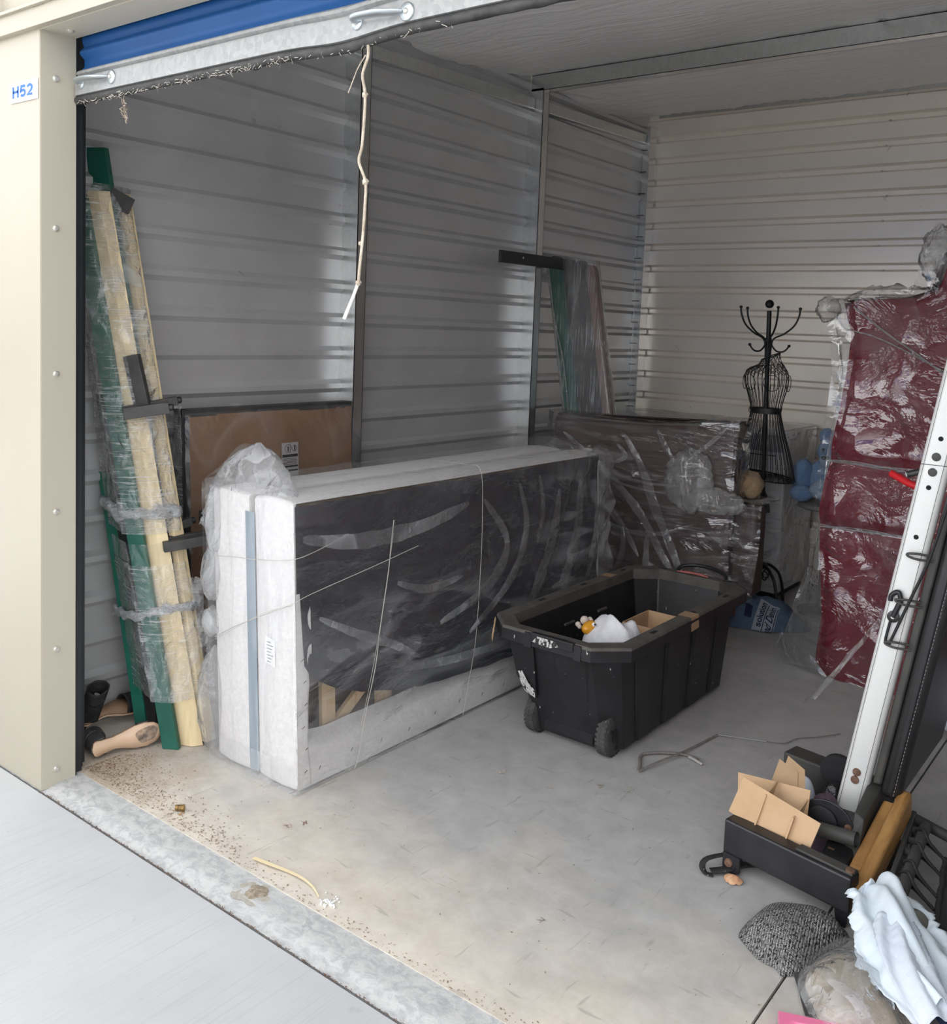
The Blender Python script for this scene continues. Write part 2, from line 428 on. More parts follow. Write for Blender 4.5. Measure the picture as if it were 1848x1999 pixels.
# corner post: two strips with slots
cp = MB(); zt = 2.95
cp.box((WX-.02, 4.425, 0), (-.322, 4.428, zt)); cp.box((-.318, 4.428, 0), (-.268, 4.431, zt)); cp.box((-.322, 4.430, 0), (-.318, 4.433, zt))
cp.box((-.271, 4.431, 0), (-.268, 4.53, zt)); cpo = cp.build('corner_post', M['galv'], wl)
for k in range(19):
    z = .15+k*.147
    MB().box((-.338, 4.4225, z), (-.286, 4.4245, z+.004)).build('slot', M['dark'], cpo)
for y0, y1 in ((.16, 1.61), (1.675, 3.064), (3.13, 4.424)):
    b = MB()
    def zb(y): return 2.712+.0288*y
    vs = [(WX+dx, y, zb(y)+dz) for y in (y0, y1) for dx, dz in ((.0, 0), (.05, 0), (.05, .063), (0, .063))]
    b.add(vs, [(0,1,2,3),(4,7,6,5),(0,4,5,1),(1,5,6,2),(2,6,7,3),(3,7,4,0)])
    b.build('top_channel', M['galv'], wl, bevel=.003)
    # base angle along the floor
    MB().box((WX-.01, y0, 0), (WX+.006, y1, .028)).build('base_channel', M['galv'], wl)
wb = struct('wall_back', 'ribbed light metal back wall')
PB, BB = .1470, 2.880
for z0, z1 in ((0, .752), (.752, 1.634), (1.634, 2.516), (2.516, 3.3)):
    p = rib_profile(z0, z1, PB, BB, .052, .024, 1, .013)
    panel_mesh(p, lambda o, z, t: (t, YB+o, z), -.36, XR+.03).build('panel', M['panelb'], wb)
sb = M['screw']
for k in range(14):
    z = .86+k*PB
    MB().lathe([(.007, 0), (.007, .003), (.004, .006)], (1.30-.004*k+.02*math.sin(k*2.1), YB-.001, z+.09), (0, -1, 0), 8).build('panel_screw', sb, wb, smooth=40)
wr = struct('wall_right', 'ribbed grey metal partition wall')
for z0, z1 in rows_l[1:]:
    p = rib_profile(z0, z1, PL, BL, .062, .022, -1, .020)
    panel_mesh(p, lambda o, z, t: (XR+o, t, z), .10, 4.55).build('panel', M['panel'], wr)
# ---------------------------------------------------------------- ceiling
ce = struct('ceiling', 'sagging white vinyl roof insulation between steel purlins')
def zc(y): return 2.905+.0275*y
PUR = (.15, 1.612, 3.066, 4.52)
for a, b_ in zip(PUR, PUR[1:]):
    for x0, x1 in ((WX-.02, .62), (.62, 1.58), (1.58, 2.5), (2.5, XR+.02)):
        def cf(u, v, a=a, b_=b_, x0=x0, x1=x1):
            x = lerp(x0, x1, u); y = lerp(a-.02, b_+.02, v)
            s = math.sin(PI*max(0, min(1, (y-a)/(b_-a))))
            wl_ = 1-sm(WX, WX+.55, x)
            z = zc(y)+.012-.075*s*(1-.35*wl_)-.03*wl_*s
            # gathers running out from the purlins
            e = abs(2*(y-a)/(b_-a)-1)
            z += .013*e*e*nz(x*24+y*7, y*2.2, 1)+.010*nz(x*3.2+y*1.5, y*1.1, 4)+.010*wl_*nz(x*16-y*11, y*3, 7)
            if x0 > WX and u == 0: z += .0
            return (x, y, z)
        MB().grid(cf, 60, 46).build('insulation_sheet', M['insul'], ce, smooth=180)
for y in PUR[1:3]:
    b = MB(); z = zc(y)
    b.box((WX+.02, y, z-.088), (XR, y+.003, z+.0)); b.box((WX+.02, y, z-.088), (XR, y+.062, z-.085))
    b.box((WX+.02, y+.059, z-.088), (XR, y+.062, z-.068)); b.box((WX+.02, y-.0, z-.003), (XR, y+.062, z))
    b.build('purlin', M['galv'], ce)
MB().box((WX+.1, YB-.03, zc(YB)-.012), (XR, YB-.024, zc(YB)+.02)).build('edge_strip', M['galv'], ce)
rf = MB().box((-3.0, -.05, 3.16), (6.5, 9.2, 3.3)).build('roof', M['cream'], kind='structure'); rf['label'] = 'metal roof of the storage building'
# ---------------------------------------------------------------- front wall
wf = struct('wall_front', 'cream painted steel front wall and door jamb')
jl = MB().box((-2.6, 0, -.012), (0, .116, 2.40)).build('jamb', M['cream'], wf, bevel=.002)
# reveal face is a separate folded trim in beige
MB().box((-.002, .003, -.010), (.0015, .1165, 2.398)).build('jamb_trim', M['beige'], wf)
for z in (.048, .452, .905, 1.348, 1.803, 2.258):
    s_ = MB().lathe([(.0105, 0), (.0105, .0025), (.0065, .0045), (.0065, .0085), (.004, .009)], (.0015, .05, z), (1, 0, 0), 12).build('screw', M['screw'], wf, smooth=40)
MB().box((3.05, 0, -.012), (5.6, .116, 2.40)).build('jamb', M['cream'], wf)
MB().box((-2.6, .004, 2.402), (5.6, .116, 3.16)).build('header', M['beige'], wf)
hd = MB(); hd.box((-2.6, -.022, 2.396), (5.6, .004, 2.462)); hd.box((-2.6, -.034, 2.452), (5.6, .0, 2.462))
hd.build('header_fascia', M['cream'], wf, bevel=.0015)
MB().box((.0, .002, 2.394), (3.05, .114, 2.402)).build('soffit_trim', M['beige'], wf)
MB().lathe([(.012, 0), (.012, -.003), (.007, -.006)], (.07, .06, 2.394), (0, 0, 1), 12).build('soffit_screw', M['screw'], wf, smooth=40)
x = -2.6; 
while x < 5.5:
    pts = [(x, .002), (x+.155, .002), (x+.170, -.026), (x+.225, -.026), (x+.240, .002), (x+.305, .002)]
    b = MB(); n = len(pts)
    b.add([(px, py, z) for z in (2.45, 3.2) for px, py in pts], [(i, i+1, n+i+1, n+i) for i in range(n-1)])
    b.build('siding_panel', M['cream'], wf); x += .305
# ---------------------------------------------------------------- roll-up door
dr = struct('door_1', 'blue roll-up door raised above the opening')
YD = .118
cz = [(2.292, 0), (2.300, 0), (2.312, .010), (2.334, .010), (2.346, -.004), (2.352, -.006), (2.358, -.004), (2.368, .006), (2.374, .008), (2.382, .004), (2.398, .002), (2.410, .010), (2.432, .012), (2.445, .0), (2.47, .0), (2.55, .06), (2.62, .16)]
b = MB(); n = len(cz)
b.add([(x, YD+.01+o, z) for x in (.012, 3.04) for z, o in cz], [(i, i+1, n+i+1, n+i) for i in range(n-1)])
b.build('curtain', M['blue'], dr, smooth=70)
MB().tube([(.012, .36, 2.74), (3.04, .36, 2.74)], .16, 32).build('curtain_roll', M['blue'], dr, smooth=40)
def barz(x): return -.010*math.exp(-((x-1.18)/.12)**2)+.004*sm(1.2, 1.45, x)
prof = [(.004, 2.298), (-.004, 2.292), (-.006, 2.284), (.003, 2.278), (-.008, 2.272), (-.010, 2.266), (-.010, 2.219), (.012, 2.216)]
b = MB(); NX = 120
b.grid(lambda u, v: (lerp(.010, 3.042, u), YD+prof[round(v*7)][0], prof[round(v*7)][1]+barz(lerp(.01, 3.04, u))*(.3+.1*round(v*7))), NX, 7)
b.build('bottom_bar', M['barsteel'], dr, smooth=30)
def seal(u, v):
    x = lerp(.006, 3.045, u); a = v*2*PI
    d = .006*math.exp(-((x-.86)/.015)**2)
    return (x, YD+.002+.013*math.cos(a), 2.206+barz(x)+.0125*math.sin(a)+.0025*nz(x*22, a)*(math.sin(a) < 0)-d*(math.sin(a) < 0))
so = MB().grid(seal, 300, 12, cv=True).build('bottom_seal', M['blackrub'], dr, smooth=60)
lt = MB(); r2 = random.Random(3)
for k in range(520):
    x = r2.uniform(.02, 1.0)**1.0*r2.choice((1, 1, 1.6)); z = 2.195+barz(x); p = V((x, YD-.008+r2.uniform(-.004, .008), z+r2.uniform(-.002, .010)))
    q = p+V((r2.uniform(-.014, .014), r2.uniform(-.004, .004), -abs(r2.gauss(0, .006))))
    w = V((0, 0, .0008)); lt.add([p-w, p+w, q+w, q-w], [(0, 1, 2, 3)])
lt.build('lint', plain('grey_lint', (.42, .39, .34), .95), so, kind='stuff')
def handle(x0, x1, z):
    h = MB(); y = YD-.012
    for xe in (x0, x1):
        e = .021 if xe > x0 else .017
        h.lathe([(e, 0), (e, .003), (e*.86, .0055)], (xe, y+.002, z), (0, -1, 0), 20)
    xm = (x0+x1)/2; L = x1-x0
    pts = spline([(x0+.001, y, z-.002), (x0+.002, y-.012, z+.001), (x0+.016, y-.021, z+.005), (xm, y-.023, z+.003), (x1-.045, y-.020, z), (x1-.022, y-.010, z), (x1-.010, y-.003, z)], 6)
    rs = [.0075+.0055*math.sin(PI*min(1, max(0, i/(len(pts)-1)))) for i in range(len(pts))]
    h.tube(pts, rs, 10, flat=.42)
    ho = h.build('handle', M['handle'], dr, smooth=50)
    for xe in (x0, x1): MB().lathe([(.0068, 0), (.0068, .003), (.0035, .006)], (xe, y-.003, z), (0, -1, 0), 10).build('rivet', M['screw'], ho, smooth=50)
handle(.047, .215, 2.250); handle(1.245, 1.400, 2.243)
g = MB(); g.box((-.075, .1185, -.012), (-.003, .124, 2.62)); g.box((-.048, .16, -.012), (-.042, .168, 2.62)); g.box((-.075, .124, -.012), (-.068, .19, 2.62)); g.box((-.058, .1245, -.01), (-.050, .150, 2.62)); g.box((-.022, .124, 0), (-.016, .150, 2.62))
g.build('guide_track', M['track'], dr, bevel=.0015)
MB().box((3.053, .1185, -.012), (3.12, .19, 2.62)).build('guide_track', M['track'], dr)
# unit across the drive: cream storage row with blue doors
ob = struct('opposite_building', 'cream storage row with blue doors across the driveway')
MB().box((-12, -16.5, -.1), (16, -13.2, 3.3)).build('wall', M['creamfar'], ob)
for k in range(8):
    x0 = -11.4+k*3.4
    MB().box((x0, -13.24, -.1), (x0+2.7, -13.18, 2.35)).build('door', M['blue'], ob)
# ---------------------------------------------------------------- materials for things
def m_fabric(name, a, b, scale=40, rough=.85, bump=.5, bs=90):
    t = NT(name); w = t.coord(); n = t.noise(w, scale, 5, .7)
    t.principled(t.mixc(t.ramp(n, [(.35, 0), (.65, 1)]), a, b), rough, 0, t.bump(t.noise(w, bs, 4, .7), bump, .004), .25); return t.m
def m_wood(name, a, b, stretch=(14, 14, 1.2), rough=.55):
    t = NT(name); n = t.noise(t.coord(stretch), 1.6, 5, .6, 1.0)
    t.principled(t.mixc(t.ramp(n, [(.35, 0), (.65, 1)]), a, b), rough, 0, None, .35); return t.m
def m_specks(name, base, base2, fleck, amt=.72, scale=70, rough=.5):
    t = NT(name); w = t.coord(); n = t.noise(w, 9, 5, .65)
    c = t.mixc(t.ramp(n, [(.35, 0), (.65, 1)]), base, base2)
    s = t.noise(t.coord((1, 1, .45)), scale, 2, .5)
    c = t.mixc(t.ramp(s, [(amt, 0), (amt+.03, 1)]), c, fleck)
    t.principled(c, rough, 0, None, .4); return t.m
M.update(
    ticking=m_fabric('white_ticking', (.72, .70, .685), (.63, .61, .60), 60),
    dustcloth=m_fabric('black_dust_cloth', (.016, .017, .022), (.026, .028, .036), 8, .7, .3, 40),
    blueband=plain('blue_grey_edge', (.22, .28, .33), .7),
    brownback=plain('brown_backing', (.17, .10, .085), .8, 0, (.22, .135, .115), 8),
    pine=m_wood('pine_slat', (.55, .38, .22), (.66, .49, .30)),
    yellowpine=m_wood('varnished_pine', (.66, .52, .30), (.76, .63, .40)),
    green=plain('green_stained_board', (.004, .075, .050), .45, 0, (.010, .105, .070), 9),
    green2=plain('light_green_stained_board', (.012, .13, .085), .45, 0, (.02, .16, .11), 9),
    charcoal=plain('charcoal_wood', (.030, .029, .028), .55, 0, (.055, .052, .048), 20),
    brownboard=plain('brown_hardboard', (.215, .118, .066), .55, 0, (.265, .155, .090), 5),
    tan=plain('brown_cardboard', (.48, .31, .18), .85, 0, (.55, .37, .22), 12),
    string=plain('clear_twine', (.44, .42, .38), .4),
    tote=m_specks('scuffed_black_tote', (.011, .011, .012), (.020, .020, .022), (.45, .44, .42), .745, 85, .42),
    toterim=m_specks('dusty_tote_rim', (.070, .064, .057), (.115, .105, .093), (.03, .03, .03), .76, 40, .7),
    wheel=m_specks('dusty_black_wheel', (.035, .034, .033), (.075, .072, .068), (.32, .31, .30), .74, 90, .7),
    bagfilm=film('mattress_bag_film', .055, .32, 3.0, (1, .55, 2.0), (-.45, 0, 0),   .8, .05, 1.5, rough=.15, width=.03),
    bagend=film('end_bag_film', .09, .30, 3.0, (2.5, 1, .35), (0, .05, 0), .45, .03, .55, rough=.25, width=.04, edge=.2),
    bagtop=film('slack_bag_film', .05, .22, 4.0, (1, .6, 1), (0, 0, .3), .4, .03, .10, rough=.3, width=.04, edge=0.0),
    wrapfilm=film('stretch_wrap', .10, .40, 8, (1, 1, .8), (.3, .4, 0), .9, .03, 1.3, rough=.18, fine=.55, fstretch=(9, 9, 190), frot=(.25, .3, 0), width=.04),
    pleatfilm=film('pleated_film', .10, .30, 6, (1, 1, 1), (.4, .3, 0), .7, .03, 1.6, rough=.16, width=.05),
    wrapfilm2=film('smooth_stretch_wrap', .035, .22, 5, (1, 1, .5), (.6, 0, 0), .5, .02, 1.0, rough=.12, width=.012),
    wrapband=film('bunched_stretch_wrap', .42, .5, 22, (1, 1, 2), (0, 0, 0), 1.0, .02, 1.4, rough=.2),
    puff=film('milky_bag_film', .20, .45, 7, (1, 1, .6), (0, .3, 0), .8, .03, 1.2, rough=.2, width=.04),
)
# ---------------------------------------------------------------- unit number sign
sg = thing('unit_sign', 'small white unit number plate on the cream door pillar', 'sign', (-.09, 0, 2.19))
MB().box((-.174, -.005, 2.190), (-.008, -.0005, 2.2515)).build('plate', M['white'], sg, bevel=.001)
def stroke(pts, w, x0, name='number'):
    b = MB(); P = [V((a, c, 0)) for a, c in pts]; n = len(P); L = []; R = []
    for i, p in enumerate(P):
        d1 = (P[i]-P[i-1]).normalized() if i else (P[1]-P[0]).normalized(); d2 = (P[i+1]-P[i]).normalized() if i < n-1 else d1
        t = (d1+d2).normalized(); nn = V((-t.y, t.x, 0)); k = min(1.6, 1/max(.3, nn.dot(V((-d1.y, d1.x, 0))))); L.append(p+nn*w/2*k); R.append(p-nn*w/2*k)
    def m(q): return (x0+q.x*.043, -.0058, 2.2035+q.y*.0355)
    b.add([m(q) for q in L+R], [(i, i+1, n+i+1, n+i) for i in range(n-1)]); b.build(name, M['signblue'], sg)
stroke([(.12, 0), (.12, 1)], .26, -.157); stroke([(.80, 0), (.80, 1)], .26, -.157); stroke([(.12, .52), (.80, .52)], .22, -.157)
arc = lambda cx, cy, rx, ry, a0, a1, k=10: [(cx+rx*math.cos(a0+(a1-a0)*i/k), cy+ry*math.sin(a0+(a1-a0)*i/k)) for i in range(k+1)]
stroke([(.80, .90), (.22, .90), (.16, .48)]+arc(.45, .33, .33, .24, 2.4, -2.55, 16), .24, -.112)
stroke(arc(.46, .66, .32, .24, 2.9, -.35, 12)+[(.60, .40), (.16, .10), (.84, .10)], .24, -.070)
# ---------------------------------------------------------------- pull rope under the door
rp = thing('pull_rope', 'frayed off-white knotted rope hanging from the raised door', 'rope', (1.27, .116, 1.556))
RM = plain('old_rope', (.62, .55, .45), .9, 0, (.40, .33, .25), 40, 300, .8, .003)
rpts = spline([(1.273, .116, 2.20), (1.274, .116, 2.165), (1.262, .112, 2.125), (1.268, .116, 2.080), (1.266, .117, 2.02), (1.263, .115, 1.96), (1.258, .112, 1.925), (1.276, .117, 1.878), (1.2765, .117, 1.82), (1.273, .116, 1.745), (1.267, .115, 1.68), (1.264, .115, 1.642)], 6)
MB().tube(rpts, .0036, 8).build('cord', RM, rp, smooth=60)
MB().tube([(1.264, .115, 1.642), (1.247, .114, 1.605), (1.222, .113, 1.556)], [.0042, .004, .0050], 8).build('taped_end', plain('white_tape', (.78, .77, .74), .6), rp, smooth=60)
for p, r in (((1.2675, .116, 2.079), .0068), ((1.276, .117, 1.878), .0075), ((1.264, .115, 1.642), .0068), ((1.267, .115, 1.735), .005)):
    k = MB(); k.ball(p, r, 8, fn=lambda d: 1+.22*math.sin(9*d.x+7*d.z)); k.build('knot', RM, rp, smooth=60)
MB().tube(spline([(1.270, .112, 2.168), (1.250, .108, 2.14), (1.234, .107, 2.11), (1.222, .106, 2.086)], 5), .0013, 5).build('loose_strand', RM, rp)
dw = MB(); r2 = random.Random(11)
pts = spline([(.262, .119, 2.19), (.266, .119, 2.17), (.265, .118, 2.15), (.272, .119, 2.125), (.278, .119, 2.108)], 5)
dw.tube(pts, .0006, 4)
for k in range(60):
    t = r2.uniform(.3, .8); p = pts[int(t*(len(pts)-1))]+V((r2.gauss(0, .004), r2.gauss(0, .003), r2.gauss(0, .008)))
    q = p+V((r2.gauss(0, .006), r2.gauss(0, .004), r2.gauss(0, .008))); dw.add([p, q, q+V((.001, 0, .0015)), p+V((.001, 0, .0015))], [(0, 1, 2, 3)])
tag(dw.build('cobweb_strand', plain('dry_debris', (.45, .36, .27), .95)), 'thin cobweb with dry debris hanging under the blue door', 'cobweb')
# ---------------------------------------------------------------- bundle of bed rails in the corner
br = thing('bed_rail_bundle', 'tall bundle of green and pine bed rails in stretch wrap leaning in the corner', 'bed rails', (.05, .48, 0))
def leanp(poly, vec, z0, z1, H=2.0):
    b = MB()
    return b.prism(poly, lambda x, y, z: (x+vec[0]*z/H, y+vec[1]*z/H, z), z0, z1)
VY, VG, VT, V2 = (-.378, -.154), (-.378, -.150), (-.335, -.130), (-.415, -.105)
def rb(name, poly, vec, z0, z1, mat, **kw): return leanp(poly, vec, z0, z1).build(name, mat, br, bevel=.0015, **kw)
rb('pine_rail', [(.066, .483), (.108, .502), (.126, .537), (.084, .520)], VY, 0.002, 1.975, M['yellowpine'])
rb('pine_rail', [(.112, .540), (.136, .548), (.134, .590), (.108, .584)], V2, .012, 1.98, M['yellowpine'])
rb('green_rail', [(.043, .423), (.092, .456), (.082, .474), (.032, .441)], VG, 0.001, 1.95, M['green'])
rb('green_rail', [(-.035, .525), (.035, .56), (.028, .58), (-.042, .545)], (-.292, -.168), .001, 2.13, M['green'])
rb('green_rail', [(-.168, .452), (-.118, .468), (-.130, .50), (-.180, .484)], VT, .002, .96, M['green2'])
rb('black_rail', [(-.095, .462), (-.045, .468), (-.045, .50), (-.095, .495)], (-.36, -.14), 0.001, 1.25, M['black'])
rb('black_rail', [(.02, .47), (.048, .485), (.04, .52), (.01, .51)], VG, 0.001, 1.85, M['charcoal'])
# dark end blocks with round pegs, sticking out to the right
def peg_block(p0, p1, w, h):
    o = MB().obox(p0, p1, w, h).build('bracket', M['charcoal'], br, bevel=.002)
    u = (V(p1)-V(p0)).normalized()
    MB().lathe([(.0125, 0), (.0125, .012), (.009, .016)], V(p1), u, 12).build('peg', M['black'], o, smooth=40)
peg_block((-.09, .345, 1.198), (-.005, .470, 1.222), .030, .040)
peg_block((-.13, .37, 1.205), (-.06, .54, 1.240), .030, .030)
peg_block((-.01, .455, .722), (.055, .595, .738), .030, .036)
peg_block((-.045, .475, .732), (.010, .640, .742), .030, .034)
peg_block((-.08, .48, .76), (-.05, .60, .79), .03, .03)
MB().obox((-.138, .405, 1.40), (-.100, .43, 1.21), .030, .055).build('corner_block', M['charcoal'], br, bevel=.002)
MB().obox((-.27, .39, 1.965), (-.255, .47, 1.93), .035, .06).build('corner_block', M['charcoal'], br, bevel=.002)
# film sleeve round the rails
def sleeve(z0, z1, off, seed, mat, name, nz_=90):
    def hull(z):
        k = z/2.0
        pts = [(.030+VG[0]*k, .436+VG[1]*k), (.043+VG[0]*k, .421+VG[1]*k), (.094+VG[0]*k, .455+VG[1]*k), (.108+VY[0]*k, .502+VY[1]*k), (.136+V2[0]*k, .560+V2[1]*k), (.05-.38*k, .60-.10*k), (-.10-.28*k, .56-.12*k), (-.175+VT[0]*k, .47+VT[1]*k)]
        return pts
    def f(u, v):
        z = lerp(z0, z1, v); P = hull(z); n = len(P); t = u*n; i = int(t) % n; fr = t-int(t)
        a = V(P[i]); b_ = V(P[(i+1) % n]); q = a.lerp(b_, fr)
        c = V((sum(p[0] for p in P)/n, sum(p[1] for p in P)/n)); d = (q-c).normalized()
        w = off+.003+.006*abs(nz(u*11+seed, z*9))+.004*ridge(u*18+z*14, z*6, seed)
        q = q+d*w
        return (max(q.x, WX+.012), q.y, z)
    return MB().grid(f, 72, nz_, cu=True).build(name, mat, br, smooth=180)
sleeve(.175, .66, .009, 2, M['wrapfilm'], 'stretch_wrap', 50)
sleeve(.66, .735, .006, 5, M['wrapfilm2'], 'stretch_wrap', 8)
sleeve(.77, 2.0, .010, 9, M['wrapfilm'], 'stretch_wrap', 110)
def band(zl, zr, th, seed):
    k = (zl+zr)/4; rr = random.Random(seed)
    P = [(-.185+VT[0]*k, .455+VT[1]*k), (.035+VG[0]*k, .412+VG[1]*k), (.105+VY[0]*k, .490+VY[1]*k), (.150+V2[0]*k, .560+V2[1]*k), (.04-.36*k, .61-.1*k), (-.11-.28*k, .57-.12*k)]
    zs = [zl, lerp(zl, zr, .6), zr, zr, zr-.02, zl]
    pts = [(max(x, WX+.03), y, z) for (x, y), z in zip(P, zs)]; pts = spline(pts+[pts[0]], 7)[:-1]
    b = MB()
    for j in range(3):
        b.tube([p+V((rr.gauss(0, .004), rr.gauss(0, .004), rr.gauss(0, th*.35)+(j-1)*th*.4)) for p in pts], [th*rr.uniform(.35, .75) for _ in pts], 7, closed=True)
    b.build('wrap_band', M['wrapband'], br, smooth=180)
band(.855, .84, .022, 4); band(.44, .50, .016, 6)
# ragged wrap edge sticking out on the right
def rag(u, v):
    z = lerp(.16, .60, v); k = z/2
    return (.142+V2[0]*k+.03*u+.012*nz(v*14, u*3), .575+V2[1]*k+.045*u*(.6+.6*abs(nz(v*9, 2)))+.01*nz(v*22, u*5, 3), z+.012*nz(u*7, v*8))
MB().grid(rag, 10, 40).build('torn_wrap', M['wrapfilm'], br, smooth=180)
MB().grid(lambda u, v: (.112-.20*u*0+.02*nz(u*6, v*6)+lerp(-.05, .03, u), .55+.05*v+.02*nz(u*5, v*7, 4), lerp(.80, .93, v)+.02*nz(u*4, 1)), 12, 12).build('torn_wrap', M['wrapband'], br, smooth=180)
# ---------------------------------------------------------------- framed hardboard panel behind
hb = thing('wrapped_headboard', 'dark framed headboard with brown hardboard back under clear wrap against the wall', 'headboard', (-.21, 1.14, 0))
def hx(z, d=0): return -.165-.055*z/1.19+d      # leans on the stud
def hbox(y0, y1, z0, z1, d0, d1, name, mat, **kw):
    b = MB(); vs = [(hx(z, d), y, z) for z in (z0, z1) for d, y in ((d0, y0), (d1, y0), (d1, y1), (d0, y1))]
    b.add(vs, [(0,3,2,1),(4,5,6,7),(0,1,5,4),(1,2,6,5),(2,3,7,6),(3,0,4,7)]); return b.build(name, mat, hb, **kw)
Y0, Y1, ZT = .668, 1.578, 1.186
hbox(Y0, Y1, ZT-.03, ZT, -.048, .012, 'frame_rail', M['charcoal'], bevel=.002)
hbox(Y0, Y1, .004, .05, -.048, .012, 'frame_rail', M['charcoal'], bevel=.002)
hbox(Y0, Y0+.035, .004, ZT, -.050, .010, 'frame_post', M['black'], bevel=.002)
hbox(Y1-.02, Y1, .004, ZT, -.050, .008, 'frame_post', M['black'], bevel=.002)
def bkf(u, v):
    y = lerp(Y0+.03, Y1-.006, u); z = lerp(.05, ZT-.022, v)
    return (hx(z, .012+.004*nz(y*3, z*3)+.004*sm(1.3, 1.5, y)*nz(y*22, z*25)), y, z)
MB().grid(bkf, 60, 40).build('back_panel', M['brownboard'], hb, smooth=180)
def lab(y0, y1, z0, z1, d, name, mat, par): 
    b = MB(); b.add([(hx(z, d), y, z) for z, y in ((z0, y0), (z0, y1), (z1, y1), (z1, y0))], [(0, 1, 2, 3)]); return b.build(name, mat, par)
LB = lab(1.152, 1.245, .86, 1.024, .0185, 'instruction_label', plain('grey_label', (.42, .40, .38), .7), hb)
for y0, y1, z0, z1 in ((1.156, 1.241, .962, .974), (1.156, 1.241, .918, .926), (1.156, 1.241, .900, .908)): lab(y0, y1, z0, z1, .0190, 'print_bar', M['black'], LB)
for k in range(5): lab(1.160, 1.236, .930+k*.006, .932+k*.006, .0190, 'print_line', M['black'], LB)
def ringd(cy, cz, r, w=.0018):
    MB().tube([(hx(cz+r*math.sin(a), .0188), cy+r*math.cos(a), cz+r*math.sin(a)) for a in [2*PI*i/18 for i in range(18)]], w*.5, 4, closed=True).build('print_ring', M['black'], LB)
ringd(1.188, .998, .018); ringd(1.224, .998, .014)
lab(1.184, 1.191, .985, 1.008, .0190, 'print_figure', M['black'], LB); lab(1.198, 1.200, .978, 1.022, .0190, 'print_line', M['black'], LB); lab(1.221, 1.228, .988, 1.010, .0190, 'print_figure', M['black'], LB)
hg = MB(); hg.obox((hx(.75, .018), .742, .752), (hx(.8, .018), .744, .792), .022, .006, (1, 0, 0)); hgo = hg.build('hanger_plate', M['charcoal'], hb, bevel=.002)
for z in (.762, .780): MB().ball((hx(z, .022), .743, z), .005, 6).build('screw', M['screw'], hgo, smooth=60)
def hw(u, v):
    y = lerp(Y0-.02, Y1+.012, u); z = lerp(.30, ZT+.012, v); d = .026+.006*nz(y*7, z*5)+.006*ridge(y*9+z*6, z*3, 2)
    d += .012*math.exp(-((z-ZT)/.03)**2)*nz(y*14, 3)
    if u < .03: d -= .05
    if v > .97: d -= .05
    return (hx(z, d), y, z)
MB().grid(hw, 80, 60).build('stretch_wrap', M['wrapfilm2'], hb, smooth=180)
def hw2(u, v):
    z = lerp(.55, ZT+.008, v); return (hx(z, lerp(.022, -.055, u)+.004*nz(z*20, u*3)), Y0-.012-.006*math.sin(u*PI)+.004*nz(z*16, u*4, 2), z)
MB().grid(hw2, 10, 50).build('stretch_wrap', M['wrapfilm'], hb, smooth=180)
# ---------------------------------------------------------------- two box springs on edge
LEAN = .057
def lx(x, z): return x-LEAN*z
BY0, BY1, BZ = .528, 2.470, .958
def slabcover(x0, x1, name, mat, par, puff=.008):
    # soft-edged fabric block, open on the +x side (outer springs shows the frame)
    def f(u, v):
        pass
    b = MB()
    loop = []
    r = .016; n = 5
    def arc(cy, cz, a0): return [(cy+r*math.cos(a0+PI/2*k/n), cz+r*math.sin(a0+PI/2*k/n)) for k in range(n+1)]
    def line(p, q, m): return [(lerp(p[0], q[0], k/m), lerp(p[1], q[1], k/m)) for k in range(1, m)]
    c = [arc(BY1-r, BZ-r, 0), arc(BY0+r, BZ-r, PI/2), arc(BY0+r, r+.003, PI), arc(BY1-r, r+.003, 3*PI/2)]
    for i in range(4):
        loop += c[i]; loop += line(c[i][-1], c[(i+1) % 4][0], 26 if i in (0, 2) else 14)
    N = len(loop)
    cy, cz_ = (BY0+BY1)/2, BZ/2
    rows = [(x0, -.004), (x0+.01, 0), (x0+.07, puff), (x1-.07, puff), (x1-.012, .002), (x1, -.004)]
    def ring(x, o, k):
        out = []
        for y, z in loop:
            oy = o*sm(.3, 1, abs(y-cy)/((BY1-BY0)/2)*1.0) * (1 if y > cy else -1) if abs(y-cy) > (BY1-BY0)/2-.03 else 0
            oz = o if z > BZ-.03 else 0
            wv = .004*nz(y*7+x*9, z*7, k) if o > 0 else 0
            out.append((lx(x, z), y+oy, z+oz+(wv if z > .1 else 0)))
        return out
    vs = []
    for k, (x, o) in enumerate(rows): vs += ring(x, o, x0*10)
    fs = [(i*N+j, i*N+(j+1) % N, (i+1)*N+(j+1) % N, (i+1)*N+j) for i in range(len(rows)-1) for j in range(N)]
    fs.append(tuple(range(N)))
    b.add(vs, fs)
    return b.build(name, mat, par, smooth=45), loop
bi = thing('box_spring', 'white twin box spring on edge, inner one of the bagged pair beside the headboard', 'box spring', (.32, 1.5, 0), 'bagged pair of box springs')
o_, lp = slabcover(.226, .424, 'fabric_cover', M['ticking'], bi)
o2 = MB(); o2.add([(lx(.423, z), y, z) for y, z in lp], [tuple(range(len(lp)))]); o2.build('top_panel', M['ticking'], bi)
MB().grid(lambda u, v: (lx(lerp(.405, .452, u), lerp(.015, .90, v)), BY0-.004-.001*math.sin(u*PI), lerp(.015, .90, v)), 2, 20).build('edge_band', M['blueband'], bi)
bo = thing('box_spring', 'white twin box spring with torn black dust cloth and wooden slats showing', 'box spring', (.54, 1.5, 0), 'bagged pair of box springs')
slabcover(.446, .640, 'fabric_cover', M['ticking'], bo)
